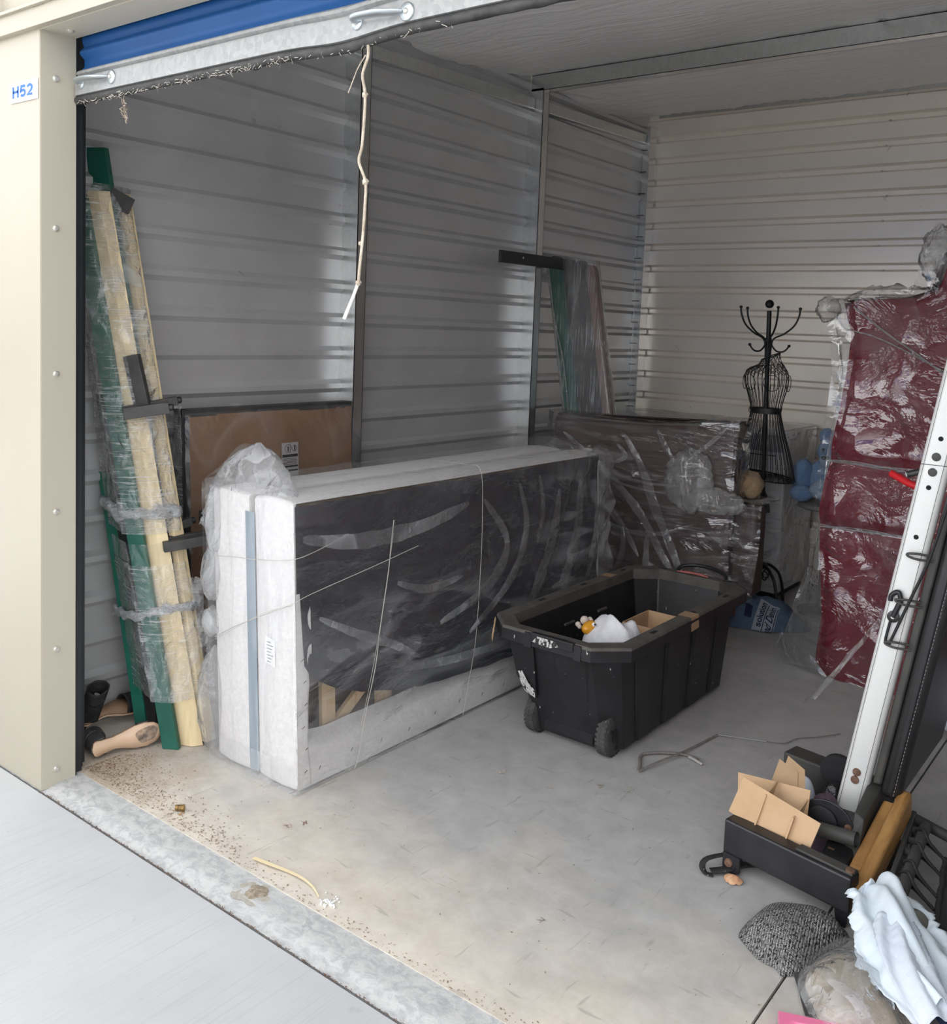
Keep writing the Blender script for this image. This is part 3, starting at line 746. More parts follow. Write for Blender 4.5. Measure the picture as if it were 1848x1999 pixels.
# folded-over white margin on the open face; inner edge ragged
def inner(a):      # a runs round the face: returns margin width by side
    pass
mg = MB()
def marg_b(u, v):
    y = lerp(BY0, BY1, u); wz = .165+.010*nz(y*6, 1)+.02*math.exp(-((y-.56)/.06)**2)
    z = lerp(.008, wz, v); return (lx(.640, z)+.003-.05*sm(.75, 1, v), y, z)
mg.grid(marg_b, 80, 10)
def marg_l(u, v):
    z = lerp(.01, BZ-.004, u); w = interp([(0, .075), (.18, .06), (.36, .072), (.5, .062), (.6, .066), (.7, .026), (.85, .014), (1, .006)], z)+.006*nz(z*9, 5)
    y = BY0+.002+w*v; return (lx(.640, z)+.0035-.04*sm(.8, 1, v)*(z < .45), y, z)
mg.grid(marg_l, 60, 8)
def marg_r(u, v):
    z = lerp(.01, BZ-.004, u); y = BY1-.05*v; return (lx(.640, z)+.003, y, z)
mg.build('fabric_margin', M['ticking'], bo, smooth=60)
MB().box((.455, BY0+.02, .02), (.463, BY1-.02, BZ-.03)).build('backing', M['brownback'], bo)
for p0, p1, w in (((.0, .735, .06), (.0, .735, .90), .062), ((.0, .66, .06), (.0, .952, .26), .040), ((.0, 1.018, .04), (.0, 1.018, .90), .074), ((0, 1.45, .04), (0, 1.45, .9), .07), ((0, 1.9, .04), (0, 1.9, .9), .07)):
    MB().obox((lx(.565, p0[2]), p0[1], p0[2]), (lx(.565, p1[2]), p1[1], p1[2]), .02, w, (0, 1, 0)).build('slat', M['pine'], bo, bevel=.002)
for z in (.03, .92):
    MB().box((lx(.60, z)-.02, BY0+.02, z-.02), (lx(.60, z)+.02, BY1-.02, z+.02)).build('frame_rail', M['pine'], bo)
def dc(u, v):
    y = lerp(BY0+.004, BY1-.01, u)
    zl = interp([(.53, .66), (.548, .66), (.56, .42), (.60, .36), (.69, .312), (.816, .262), (1.03, .212), (1.23, .185), (1.56, .165), (2.5, .150)], y)+.006*nz(y*12, 2)
    ztop = BZ-.010-.006*abs(nz(y*9, 7))
    z = lerp(zl, ztop, v)
    sag = .030*(1-v)*(1-sm(1.5, 2.2, y))*sm(.54, .75, y)
    fold = .010*nz(y*2.2+z*1.2, z*7+y*1.5, 3)+.006*ridge(y*1.6-z*2, z*9+y*2.4, 8)
    e = sm(0, .08, u)*sm(1, .93, v)
    return (lx(.646, z)+e*(fold-.012+sag*.6), y, z)
MB().grid(dc, 130, 70).build('dust_cloth', M['dustcloth'], bo, smooth=180)
r3 = random.Random(5)
for k in range(12):
    z = .06+k*.075; p = V((lx(.6445, z), BY0+.028+.008*math.sin(k*2.3), z))
    MB().obox(p, p+V((0, .012, .006)), .0015, .0015).build('staple', M['charcoal'], bo)
for k in range(9):
    y = .62+k*.15; p = V((lx(.645, .055), y, .05+.012*math.sin(k*1.7))); MB().obox(p, p+V((0, .008, .012)), .0015, .0015).build('staple', M['charcoal'], bo)
LBL = MB().add([(lx(x, z), BY0-.0105, z) for x, z in ((.50, .408), (.553, .400), (.553, .490), (.505, .500))], [(0, 1, 2, 3)]).build('law_tag', plain('tag_paper', (.80, .80, .79), .7), bo)
for k in range(7):
    z = .412+k*.011; w = .020+.012*((k*7) % 3)/2
    MB().add([(lx(x, zz), BY0-.0112, zz) for x, zz in ((.512, z), (.512+w, z), (.512+w, z+.0025), (.512, z+.0025))], [(0, 1, 2, 3)]).build('print_line', M['charcoal'], LBL)
# clear bag over the pair
bag = thing('mattress_bag', 'clear plastic bag tied with twine over the pair of white box springs', 'plastic bag', (.43, 1.5, 0))
def bagp(t, y, seed=0):
    # t: 0..4 round the section (outer face up, top, inner face down, bottom)
    x0, x1 = .212, .655; zt = .972
    r = t % 4
    if r < 1: z = lerp(.004, zt, r); x = x1
    elif r < 2: x = lerp(x1, x0, r-1); z = zt
    elif r < 3: z = lerp(zt, .004, r-2); x = x0
    else: x = lerp(x0, x1, r-3); z = .004
    return x, z
def bagf(u, v):
    y = lerp(.506, 2.50, v)
    # spend vertices on the outer face and top
    t = interp([(0, 0), (.50, 1), (.72, 2), (.95, 3), (1, 4)], u)
    x, z = bagp(t, y)
    w = .007*ridge(y*2.1-z*1.3, z*5.2+y*1.6, 2)+.012*nz(y*1.8, z*3.0, 5)+.006*ridge(y*5+z*2, z*11-y*4, 9)
    # long diagonal folds towards the far end
    w += .030*sm(1.5, 2.2, y)*ridge(y*4.6-z*2.6, z*1.2, 12)*(t < 1)+.02*sm(1.7, 2.2, y)*ridge(y*11-z*5, z*2.5, 4)*(t < 1)
    if t < 1: x += max(-.004, w)*sm(.0, .06, z)
    elif t < 2:
        z += .018*abs(nz(y*3.0, x*5, 3))+.010*ridge(y*6, x*9, 4)+.02*sm(2.0, 2.4, y)
        z += .135*math.exp(-((x-.335)/.12)**2-((y-.60)/.085)**2)
    elif t < 3: x -= max(0, w)+.01*sm(.2, .8, z)
    x = lx(x, z)
    return (x, y, max(.002, z))
def part(u0, u1): return lambda u, v: bagf(lerp(u0, u1, u), v)
MB().grid(part(0, .5), 64, 190).build('film', M['bagfilm'], bag, smooth=180)
MB().grid(part(.5, .72), 26, 120).build('film', M['bagtop'], bag, smooth=180)
MB().grid(part(.72, 1), 20, 60).build('film', M['bagfilm'], bag, smooth=180)
def endf(u, v, y0, sg):
    x = lerp(.212, .655, u); z = lerp(.004, .972, v)
    e = min(1, 6*u*(1-u))*min(1, 6*v*(1-v))
    d = e*(.006*ridge(x*13+z*1.5, z*1.2, 2)+.010*abs(nz(x*9, z*2.5, 6)))+.010*(1-e)*0
    z2 = z+.135*math.exp(-((x-.335)/.12)**2)*sm(.86, 1, v)*math.exp(-((.506-.60)/.085)**2)
    return (lx(x, z2), y0-sg*d, z2)
MB().grid(lambda u, v: endf(u, v, .506, 1), 44, 70).build('film', M['bagend'], bag, smooth=180)
MB().grid(lambda u, v: endf(u, v, 2.50, -1), 20, 30).build('film', M['bagfilm'], bag, smooth=180)
# gathered puffs of the bag at the near top and the left edge
def puffball(c, r, sc, seed, name='puff'):
    MB().ball(c, r, 16, sc, fn=lambda d: 1+.16*nz(d.x*2.6+seed, d.y*2.6, d.z*2.6)+.10*ridge(d.x*5, d.z*5+seed, d.y*5)).build(name, M['puff'], bag, smooth=180)
def tent(u, v):
    # folded bag end standing up over the corner
    a = u*2*PI; k = v
    R = interp([(0, 1), (.5, .72), (.8, .42), (1, .04)], k)
    x = .375+.215*R*math.cos(a); y = .585+.080*R*math.sin(a)+.03*k
    z = .955+.155*k+.012*ridge(a*1.5, k*4, 3)-.012*R*abs(nz(a*2, k*3, 4))
    return (lx(x, z)+.01*nz(a*2, k*3), y, z)
MB().grid(tent, 40, 14, cu=True).build('gathered_end', M['puff'], bag, smooth=180)
puffball((.188, .525, .655), .075, (.42, .62, 1.25), 1); puffball((.178, .525, .475), .050, (.75, .6, 1.0), 2)
puffball((.195, .53, .20), .12, (.36, .5, 1.4), 3); puffball((.20, .525, .85), .09, (.28, .5, 1.3), 4)
def skirt(u, v):
    y = lerp(.505, .47, v) ; x = lerp(.215, .66, u)
    return (x+.01*nz(u*6, v*3), .503-.030*v*(.6+.5*abs(nz(u*5, 2))), lerp(.10, .003, v)+.004*nz(u*9, v*4))
MB().grid(skirt, 30, 8).build('loose_hem', M['bagend'], bag, smooth=180)
def on(y, z, d=.012): return (lx(.655, z)+d, y, z)
def strg(pts, r=.0018): MB().tube(spline(pts, 6), r*.62, 5).build('string', M['string'], bag, smooth=60)
strg([(lx(.43, 1.0), 1.47, .992), (lx(.60, .99), 1.485, .992), on(1.492, .975), on(1.503, .80), on(1.485, .55), on(1.452, .293), on(1.40, .12), (.665, 1.37, .01)])
strg([on(.978, .846), on(.962, .76), on(.945, .66), on(.90, .47), on(.874, .34), on(.82, .18), on(.78, .05, .016), (.66, .77, .004)], .0028)
strg([on(.975, .80), on(.93, .60), on(.868, .36), on(.80, .15)], .0014)
strg([(.232, .498, .727), (.33, .492, .742), (.46, .492, .756), (lx(.66, .78), .50, .782), on(.60, .795), on(.75, .83)], .0022)
strg([(.236, .498, .440), (.34, .490, .500), (.46, .490, .560), (lx(.662, .64), .498, .640), on(.585, .659), on(.875, .702, .02), on(1.1, .735, .02)], .0024)
strg([(.236, .497, .432), (.36, .489, .505), (.5, .49, .585), (lx(.663, .63), .499, .635)], .0015)
# pleats of the bag over the black face
for P, w, mt in (([(.535, .845), (.80, .800), (1.12, .805), (1.40, .855)], .034, 'puff'), ([(.60, .575), (.78, .48), (.95, .405), (1.10, .32)], .020, 'puff'), ([(.98, .62), (1.15, .565), (1.36, .575)], .018, 'puff'),
        ([(1.50, .86), (1.66, .66), (1.52, .50), (1.22, .42)], .030, 'puff'), ([(1.75, .90), (1.80, .70), (1.68, .50), (1.40, .34)], .026, 'puff'), ([(2.06, .84), (2.02, .66), (1.90, .46), (1.80, .34)], .040, 'wrapband'),
        ([(2.24, .86), (2.22, .66), (2.14, .48), (2.02, .32)], .045, 'puff'), ([(2.40, .80), (2.38, .60), (2.30, .40)], .030, 'wrapband'), ([(1.90, .92), (1.93, .76), (1.88, .62)], .020, 'puff'), ([(1.0, .30), (1.3, .26), (1.7, .24)], .020, 'puff')):
    ribbon([(lx(.655, z)+.022, y, z) for y, z in P], w*1.7, (1, 0, .06), 'pleat', M['pleatfilm'], bag)
# ---------------------------------------------------------------- wheeled black tote
tt = thing('storage_tote', 'scuffed black wheeled plastic tote without lid standing on the floor', 'storage bin', (1.09, 1.95, 0))
def chrect(x0, x1, y0, y1, c):
    return [(x0+c, y0), (x1-c, y0), (x1, y0+c), (x1, y1-c), (x1-c, y1), (x0+c, y1), (x0, y1-c), (x0, y0+c)]
def loft(rings, close_bottom=True):
    b = MB(); n = len(rings[0][0])
    vs = [(x, y, z) for P, z in rings for x, y in P]
    fs = [(i*n+j, i*n+(j+1) % n, (i+1)*n+(j+1) % n, (i+1)*n+j) for i in range(len(rings)-1) for j in range(n)]
    if close_bottom: fs.append(tuple(range(n-1, -1, -1)))
    return b.add(vs, fs)
o0 = chrect(.905, 1.305, 1.455, 2.415, .06); o1 = chrect(.835, 1.320, 1.345, 2.500, .085)
i0 = chrect(.925, 1.285, 1.475, 2.395, .06); i1 = chrect(.842, 1.313, 1.353, 2.492, .085)
b = loft([(o0, .022), (o1, .405)])
n = len(b.v)
b2 = loft([(i1, .405), (i0, .04)], False); b2.f.append(tuple(8+k for k in range(8)))
b.add(b2.v, b2.f)
b.build('body', M['tote'], tt, bevel=.004)
# rim: outer band, flat top, inner lip
ro = chrect(.782, 1.372, 1.300, 2.552, .105); ri = chrect(.840, 1.316, 1.352, 2.494, .09)
ro2 = chrect(.786, 1.368, 1.304, 2.548, .105)
loft([(ro, .398), (ro, .440), (ro2, .449), (ri, .449), (ri, .400)], False).build('rim', M['toterim'], tt, bevel=.003)
# outer band is a darker skirt under the rim top
rs = chrect(.7805, 1.3735, 1.2985, 2.5535, .105)
loft([(rs, .398), (rs, .438)], False).build('rim_skirt', M['tote'], tt)
# recessed hand-hold in the front band and its back
MB().box((1.02, 1.290, .418), (1.20, 1.312, .452)).build('handle_recess', M['tote'], tt, bevel=.003)
MB().box((.99, 1.2955, .392), (1.02, 1.305, .446)).build('recess_edge', M['tote'], tt)
MB().box((1.20, 1.2955, .392), (1.23, 1.305, .446)).build('recess_edge', M['tote'], tt)
for x, y, w in ((.812, 1.679, 0), (.812, 2.004, 0), (.812, 2.356, 0), (1.344, 1.624, 0), (1.344, 2.286, 0), (1.344, 1.958, 0), (.93, 2.523, 1), (1.25, 2.523, 1)):
    a, c = (.008, .02) if not w else (.02, .008)
    MB().box((x-a, y-c, .4475), (x+a, y+c, .4500)).build('slot', M['dark'], tt)
# moulded ribs down the long and short sides
def rib(xa, ya, xb, yb, w, d, nrm):
    p0 = V((xa, ya, .045)); p1 = V((xb, yb, .398)); MB().obox(p0, p1, *( (w, d) if abs(nrm[0]) > .5 else (d, w)), hint=(1, 0, 0)).build('side_rib', M['tote'], tt, bevel=.004)
for k in range(4):
    t = .12+k*.235
    ya = lerp(1.49, 2.39, t); yb = lerp(1.40, 2.46, t)
    MB().add([(1.306, ya, .03), (1.306, ya+.13, .03), (1.3215, yb+.14, .40), (1.3215, yb, .40), (1.314, ya+.012, .03), (1.314, ya+.118, .03), (1.331, yb+.126, .40), (1.331, yb+.012, .40)], [(4, 5, 6, 7), (0, 4, 7, 3), (1, 2, 6, 5), (0, 1, 5, 4)]).build('side_rib', M['tote'], tt)
MB().add([(1.10, 1.4535, .06), (1.20, 1.4535, .06), (1.235, 1.346, .40), (1.075, 1.346, .40), (1.105, 1.447, .06), (1.195, 1.447, .06), (1.225, 1.338, .40), (1.085, 1.338, .40)], [(4, 7, 6, 5), (0, 3, 7, 4), (1, 5, 6, 2), (0, 4, 5, 1)]).build('side_rib', M['tote'], tt)
MB().box((1.00, 1.44, .035), (1.215, 1.47, .10)).build('axle_cover', M['tote'], tt, bevel=.004)
# pull handle plate hanging at the front left
ph = MB(); vs = []
for d in (0, .014):
    vs += [(.890, 1.352-d, .398), (1.000, 1.352-d, .398), (.990, 1.405-d, .165), (.932, 1.415-d, .175), (.905, 1.395-d, .24)]
ph.add(vs, [(0, 4, 3, 2, 1), (5, 6, 7, 8, 9)]+[(i, (i+1) % 5, 5+(i+1) % 5, 5+i) for i in range(5)])
pho = ph.build('pull_plate', M['tote'], tt, bevel=.002)
wp = MB(); wp.add([(.933, 1.3995, .178), (.988, 1.3895, .168), (.989, 1.3825, .200), (.962, 1.377, .222), (.934, 1.3735, .265), (.915, 1.374, .258), (.921, 1.385, .215)], [(0, 1, 2, 3, 4, 5, 6)])
wp.build('paint_smear', m_specks('white_paint_smear', (.62, .61, .58), (.42, .41, .39), (.03, .03, .03), .56, 120, .8), pho)
MB().add([(1.03, 1.2885, .420), (1.10, 1.2885, .412), (1.14, 1.2885, .425), (1.13, 1.2885, .442), (1.05, 1.2885, .444)], [(0, 1, 2, 3, 4)]).build('paint_smear', m_specks('white_paint_smear_2', (.62, .61, .58), (.42, .41, .39), (.03, .03, .03), .52, 120, .8), tt)
# wheels
for x in (.950, 1.262):
    w = MB(); R = .080; hw = .024; n = 40
    prof = [(.02, -hw), (R-.018, -hw), (R-.006, -hw+.004), (R, -hw+.010), (R, hw-.010), (R-.006, hw-.004), (R-.018, hw), (.02, hw)]
    w.lathe(prof, (x, 1.487, R), (1, 0, 0), n); wo = w.build('wheel', M['wheel'], tt, smooth=30)
    tr = MB()
    for k in range(28):
        a = 2*PI*k/28; c = V((x, 1.487+R*math.cos(a), R+R*math.sin(a)*.999)); tg = V((0, -math.sin(a), math.cos(a)))
        for s in (-1, 1): tr.obox(c+V((s*.011-.009, 0, 0)), c+V((s*.011+.009, 0, 0)), .011, .0030, V((0, math.cos(a), math.sin(a))))
    tr.build('tread', M['wheel'], wo)
    h = MB().lathe([(.034, 0), (.034, .003), (.018, .006)], (x+hw, 1.487, R), (1, 0, 0), 20).build('hub', M['tote'], wo, smooth=40)
    for k in range(3):
        a = 2*PI*k/3+.5; c = V((x+hw+.002, 1.487+.047*math.cos(a), R+.047*math.sin(a))); MB().obox(c-V((0, .008, 0)), c+V((0, .008, 0)), .004, .012).build('hub_slot', M['dark'], wo)
# tape, torn corner, red twine on the rim
tp = MB(); y0, y1 = 1.885, 1.955
tp.add([(1.314, y0, .4505), (1.314, y1, .4505), (1.372, y1, .4505), (1.372, y0, .4505), (1.3755, y0, .394), (1.3755, y1, .398)], [(0, 3, 2, 1), (3, 4, 5, 2)])
tp.build('packing_tape', plain('brown_tape', (.34, .22, .12), .45, 0, (.40, .27, .16), 8), tt)
MB().add([(.785, 2.19, .4505), (.838, 2.195, .4505), (.838, 2.255, .4505), (.785, 2.245, .4505)], [(0, 1, 2, 3)]).build('packing_tape', plain('brown_tape_2', (.34, .22, .12), .45), tt)
MB().grid(lambda u, v: (.790+.03*u-.004*v, 1.385-.035*u-.01*v+.004*nz(v*9, u*4), .44-.115*v*(.6+.5*abs(nz(u*6, 2)))), 8, 10).build('torn_tape', plain('tan_torn_tape', (.50, .34, .20), .8), tt)
r3 = random.Random(9); tw = MB()
for k in range(7):
    y = 2.522+r3.uniform(-.016, .016); tw.tube(spline([(1.015+r3.uniform(-.01, .01), y, .4525), (1.06, y+r3.uniform(-.012, .012), .456), (1.11, y+r3.uniform(-.012, .012), .456), (1.155+r3.uniform(-.01, .01), y, .4525)], 4), .0016, 4)
for k in range(9):
    x = 1.02+k*.016; tw.tube([(x, 2.505, .453), (x+r3.uniform(-.01, .01), 2.525, .458), (x+.004, 2.545, .452)], .0013, 4)
tw.build('red_twine', plain('faded_red_twine', (.42, .13, .12), .9), tt)
MB().tube(spline([(.98, 2.556, .43), (1.0, 2.60, .46), (1.09, 2.625, .470), (1.20, 2.60, .46), (1.23, 2.556, .43)], 6), .009, 8).build('carry_handle', M['tote'], tt, smooth=60)
# inner wall bumps
for y in (1.55, 1.78, 2.05):
    for z in (.24, .33):
        x = lerp(.925, .842, (z-.04)/.365)+.004; MB().obox((x, y, z), (x, y+.075, z), .012, .012).build('inner_step', M['toterim'], tt, bevel=.004)
# ---------------------------------------------------------------- things in the tote
cb = thing('cardboard_carton', 'small open brown cardboard carton inside the black tote', 'box', (1.19, 2.0, .045))
for (a, b_), nm in ((((1.10, 1.84), (1.10, 2.06)), 'side'), (((1.10, 1.84), (1.29, 1.84)), 'side'), (((1.29, 1.84), (1.29, 2.06)), 'side'), (((1.10, 2.06), (1.29, 2.06)), 'side')):
    p0, p1 = V((*a, .045)), V((*b_, .045)); MB().box((min(a[0], b_[0])-.002, min(a[1], b_[1])-.002, .045), (max(a[0], b_[0])+.002, max(a[1], b_[1])+.002, .385)).build(nm, M['tan'], cb)
f1 = MB().add([(1.10, 1.838, .385), (1.29, 1.838, .385), (1.285, 1.77, .345), (1.10, 1.78, .35)], [(0, 1, 2, 3)]).build('flap', M['tan'], cb, solid=.003)
MB().tube([(1.20, 1.8365, .33), (1.26, 1.8365, .33), (1.23, 1.8365, .375)], .0012, 4, closed=True).build('printed_mark', M['charcoal'], cb)
wc = MB(); 
def wch(x, y, r): return .350*(1-r**6)+.020*(1-r*r)+.050*ridge(x*7+y*6, y*4-x*3, 2)*(1-r**4)+.02*nz(x*16, y*16, 3)*(1-r**3)
wc.mound((1.155, 1.66), lambda a: .135*(1+.12*math.sin(2*a+1)), wch, 56, 20, .045)
tag(wc.build('white_towel', m_fabric('white_terry', (.78, .78, .80), (.68, .68, .70), 30), None, 180), 'crumpled white towel with tan stains lying in the black tote', 'towel')
fs = thing('fish_figurine', 'glossy orange fish figurine on pale coral lying in the black tote', 'figurine', (1.06, 1.60, .36))
fm = plain('orange_glaze', (.72, .30, .02), .18, 0, (.80, .40, .04), 30)
MB().ball((1.075, 1.625, .405), .05, 14, (.55, 1.0, .55), fn=lambda d: 1-.25*max(0, d.y)).build('body', fm, fs, smooth=180)
MB().ball((1.098, 1.61, .425), .008, 8).build('eye', M['white'], fs, smooth=180); MB().ball((1.104, 1.607, .427), .0045, 8).build('pupil', M['black'], fs, smooth=180)
r3 = random.Random(2)
for k in range(9): MB().ball((1.03+r3.uniform(-.02, .02), 1.665+r3.uniform(-.03, .03), .395+r3.uniform(-.02, .035)), r3.uniform(.008, .018), 6).build('coral', plain('coral_%d' % k, (.66, .55, .47) if k % 2 else (.78, .74, .68), .6), fs, smooth=180)
# ---------------------------------------------------------------- more materials
def m_fur(name, a, b):
    t = NT(name); w = t.coord(); n = t.noise(w, 55, 5, .7); m2 = t.noise(w, 260, 3, .7)
    t.principled(t.mixc(t.ramp(n, [(.35, 0), (.65, 1)]), a, b), .95, 0, t.bump(t.math('ADD', n, m2), 1.0, .008), .1, Sheen_Weight=.5); return t.m
M.update(
    leather=plain('brown_leather', (.060, .034, .032), .48, 0, (.080, .046, .042), 10, 160, .25, .002),
    leatheredge=plain('brown_leather_edge', (.115, .085, .068), .5),
    enamel=plain('white_enamel', (.60, .61, .62), .3),
    panelgrey=plain('appliance_grey', (.30, .31, .32), .4),
    ironblack=plain('black_iron', (.006, .006, .006), .5),
    chairfilm=film('armchair_bag_film', .018, .55, 3.0, (.5, 1, 2.2), (0, .75, 0), .9, .05, 2.2, rough=.11, width=.03, fine=.30, fstretch=(5, 5, 75), frot=(0, .75, 0), crumple=1.6),
    redcloth=plain('red_upholstery', (.150, .006, .018), .55, 0, (.185, .010, .024), 6),
    redfilm=film('sofa_bag_film', .008, .13, 3.4, (1.0, 1, 1.3), (0, .35, .2), 1.0, .05, 2.4, rough=.10, width=.025, edge=.25, crumple=1.1),
    loosefilm=film('loose_bag_film', .16, .35, 5, (1, 1, .35), (0, .2, 0), .9, .04, 1.3, rough=.14, width=.03, col=(.80, .79, .76)),
    slatwrap=film('slat_bundle_wrap', .10, .30, 4, (1, 1, .3), (0, .18, 0), .6, .02, 1.1, rough=.15, fine=.55, fstretch=(170, 170, 2.2), width=.02),
    appfilm=film('appliance_wrap', .06, .30, 4, (.6, 1, 1), (0, .4, 0), .7, .03, 1.2, rough=.14, fine=.30, fstretch=(3, 3, 60), width=.02),
)
# ---------------------------------------------------------------- brown armchair in a bag
ac = thing('leather_armchair', 'brown leather armchair with tall curved back turned away behind the box springs', 'armchair', (.5, 3.2, 0))
near = [(-.135, 3.25), (-.125, 3.18), (-.09, 3.13), (-.03, 3.105), (.10, 3.095), (.36, 3.092), (.66, 3.092), (.975, 3.098), (.995, 3.12)]
far = [(.995, 3.25), (.975, 3.27), (.66, 3.262), (.36, 3.26), (.20, 3.262), (.12, 3.272), (.05, 3.285), (-.03, 3.290), (-.10, 3.282)]
pl = [V((x, y, 0)) for x, y in near+far]; pl = spline(pl+[pl[0]], 4)[:-1]
def ctop(x): return interp([(-.1, 1.062), (.2, 1.056), (.45, 1.058), (.7, 1.072), (1.05, 1.116)], x)
cen = V((.45, 3.12, 0))
def shell(o, zf):
    out = []
    for p in pl:
        i = pl.index(p); a = pl[i-1]; b_ = pl[(i+1) % len(pl)]; t = (b_-a).normalized(); nrm = V((t.y, -t.x, 0))
        q = p-nrm*o; out.append((q.x, q.y, zf(q.x)))
    return out
rings = [shell(.0, lambda x: .07), shell(0, lambda x: .5), shell(0, lambda x: ctop(x)-.035), shell(.006, lambda x: ctop(x)-.014), shell(.020, lambda x: ctop(x)-.002), shell(.034, lambda x: ctop(x))]
b = MB(); N = len(pl); vs = [p for r in rings for p in r]
b.add(vs, [(i*N+j, i*N+(j+1) % N, (i+1)*N+(j+1) % N, (i+1)*N+j) for i in range(len(rings)-1) for j in range(N)]+[tuple((len(rings)-1)*N+j for j in range(N))])
b.build('backrest', M['leather'], ac, smooth=50)
MB().tube(shell(.016, lambda x: ctop(x)-.001), .004, 6, closed=True).build('piping', M['leatheredge'], ac, smooth=60)
def rbox(lo, hi, mat, name, par, bev=.04): return MB().box(lo, hi).build(name, mat, par, bevel=bev, seg=4, smooth=60)
rbox((.56, 3.20, .20), (1.115, 3.345, .675), M['leather'], 'arm', ac, .03)
rbox((.42, 3.27, .14), (.86, 3.66, .46), M['leather'], 'seat', ac, .05)
rbox((.42, 3.50, .14), (.56, 3.72, .60), M['leather'], 'arm', ac, .05)
for x, y in ((.0, 3.19), (.92, 3.26), (.48, 3.62), (.80, 3.58)): MB().lathe([(.022, 0), (.03, .21)], (x, y, .0), (0, 0, 1), 12).build('leg', M['black'], ac, smooth=40)
ab = thing('armchair_bag', 'clear plastic bag with loose folds covering the brown armchair', 'plastic bag', (.5, 2.98, .05))
def acf(u, v):
    x = lerp(-.18, 1.03, u); zt = ctop(x)+.012; z = lerp(.10, zt, v)
    # diagonal drape folds from upper left to lower right
    w = .016*ridge((x+z*.75)*3.6, z*.8-x*.3, 3)+.012*ridge((x+z*.6)*7.5, z*1.1, 6)+.010*nz(x*3, z*3, 8)
    flare = .13*sm(.45, 0, v)**1.3*sm(.15, .8, u)
    yb = interp([(-.18, 3.19), (-.10, 3.118), (0, 3.085), (.36, 3.074), (.985, 3.078), (1.04, 3.10)], x)
    return (x+flare*.25*u, yb-w*sm(0, .15, 1-v)-flare, z)
MB().grid(acf, 110, 80).build('film', M['chairfilm'], ab, smooth=180)
def act(u, v):
    x = lerp(-.18, 1.03, u); y = lerp(3.09, 3.30, v); return (x, y+.03*(x < -.09), ctop(x)+.010+.010*abs(nz(x*7, y*9))+.006*ridge(x*9, y*8))
MB().grid(act, 60, 12).build('film', M['loosefilm'], ab, smooth=180)
def acr(u, v):
    y = lerp(3.09, 3.30, u); z = lerp(.68, 1.115, v); return (1.012+.008*nz(y*8, z*6)+.008*ridge(y*6, z*5), y, z)
MB().grid(acr, 12, 24).build('film', M['chairfilm'], ab, smooth=180)
def acl(u, v):
    x = lerp(.97, 1.150, u); z = lerp(.20, .70, v); y = 3.175-.02*ridge(x*10, z*6, 3)-.015*nz(x*7, z*5)
    return (x+.012*nz(z*6, 3), y-.05*(1-v), z+.02*nz(x*9, 2)*v)
MB().grid(acl, 26, 36).build('film', M['chairfilm'], ab, smooth=180)
MB().grid(lambda u, v: (lerp(.96, 1.15, u), lerp(3.17, 3.42, v), .695+.012*nz(u*6, v*9)+.01*ridge(u*5, v*7)), 16, 20).build('film', M['loosefilm'], ab, smooth=180)
def bunch(c, r, sc, seed, mat, par):
    MB().ball(c, r, 22, sc, fn=lambda d: 1+.18*nz(d.x*2.4+seed, d.y*2.4, d.z*2.4)+.16*ridge(d.x*4+seed, d.z*4, d.y*4)).build('gathered_film', mat, par, smooth=180)
bunch((.79, 3.06, .79), .15, (.85, .18, .95), 2, M['loosefilm'], ab)
bunch((.935, 3.07, .70), .11, (1.35, .25, .55), 5, M['loosefilm'], ab)
for pts, w in (([(.06, 3.05, .82), (.36, 3.035, .77), (.58, 3.035, .75), (.76, 3.03, .76)], .014), ([(.16, 3.05, .79), (.46, 3.035, .72), (.68, 3.03, .71)], .010), ([(.11, 3.05, .61), (.38, 3.03, .49), (.64, 3.01, .49), (.84, 3.03, .57)], .020),
        ([(.01, 3.06, .97), (.26, 3.05, .81), (.51, 3.03, .61), (.71, 2.97, .39), (.88, 2.93, .20)], .035), ([(.06, 3.06, .90), (.22, 3.04, .70), (.42, 3.02, .52), (.56, 2.99, .36)], .030), ([(.40, 3.05, 1.0), (.52, 3.04, .84), (.62, 3.02, .64), (.76, 2.98, .42), (.86, 2.94, .26)], .040),
        ([(.60, 3.05, 1.04), (.66, 3.04, .95), (.72, 3.03, .88)], .022), ([(.44, 3.02, .50), (.46, 2.99, .36), (.42, 2.97, .24)], .024), ([(.60, 3.0, .48), (.62, 2.96, .34), (.66, 2.93, .20)], .030), ([(.98, 3.05, 1.08), (.88, 3.04, .98), (.80, 3.03, .92)], .018), ([(.36, 3.05, .94), (.42, 3.045, .88), (.36, 3.04, .84)], .020)):
    ribbon(pts, w*1.3, (0, -1, 0), 'pleat', M['pleatfilm'], ab, .010)
# ---------------------------------------------------------------- wrapped slat bundle in the corner
sb_ = thing('wrapped_slat_bundle', 'stretch-wrapped bundle of dark green slats with a black bar by the back corner post', 'bed slats', (.17, 3.32, 0))
def sl(x, z): return x-.187*z     # lean towards the wall
for k, (x0, w, mt, zt) in enumerate(((.06, .085, 'green', 1.985), (.155, .075, 'charcoal', 1.965), (.24, .07, 'charcoal', 1.955), (.318, .05, 'brownback', 1.93))):
    b = MB(); P = []
    for t in range(9):
        a = PI*t/8; P.append((x0+w/2-math.cos(a)*w/2, zt-.045+.045*math.sin(a)))
    P = [(x0, .003)]+P+[(x0+w, .003)]
    b.add([(sl(x, z), y, z) for y in (3.305, 3.345) for x, z in P], [tuple(range(len(P))), tuple(range(2*len(P)-1, len(P)-1, -1))]+[(i, (i+1) % len(P), len(P)+(i+1) % len(P), len(P)+i) for i in range(len(P))])
    b.build('slat', M[mt], sb_, bevel=.004)
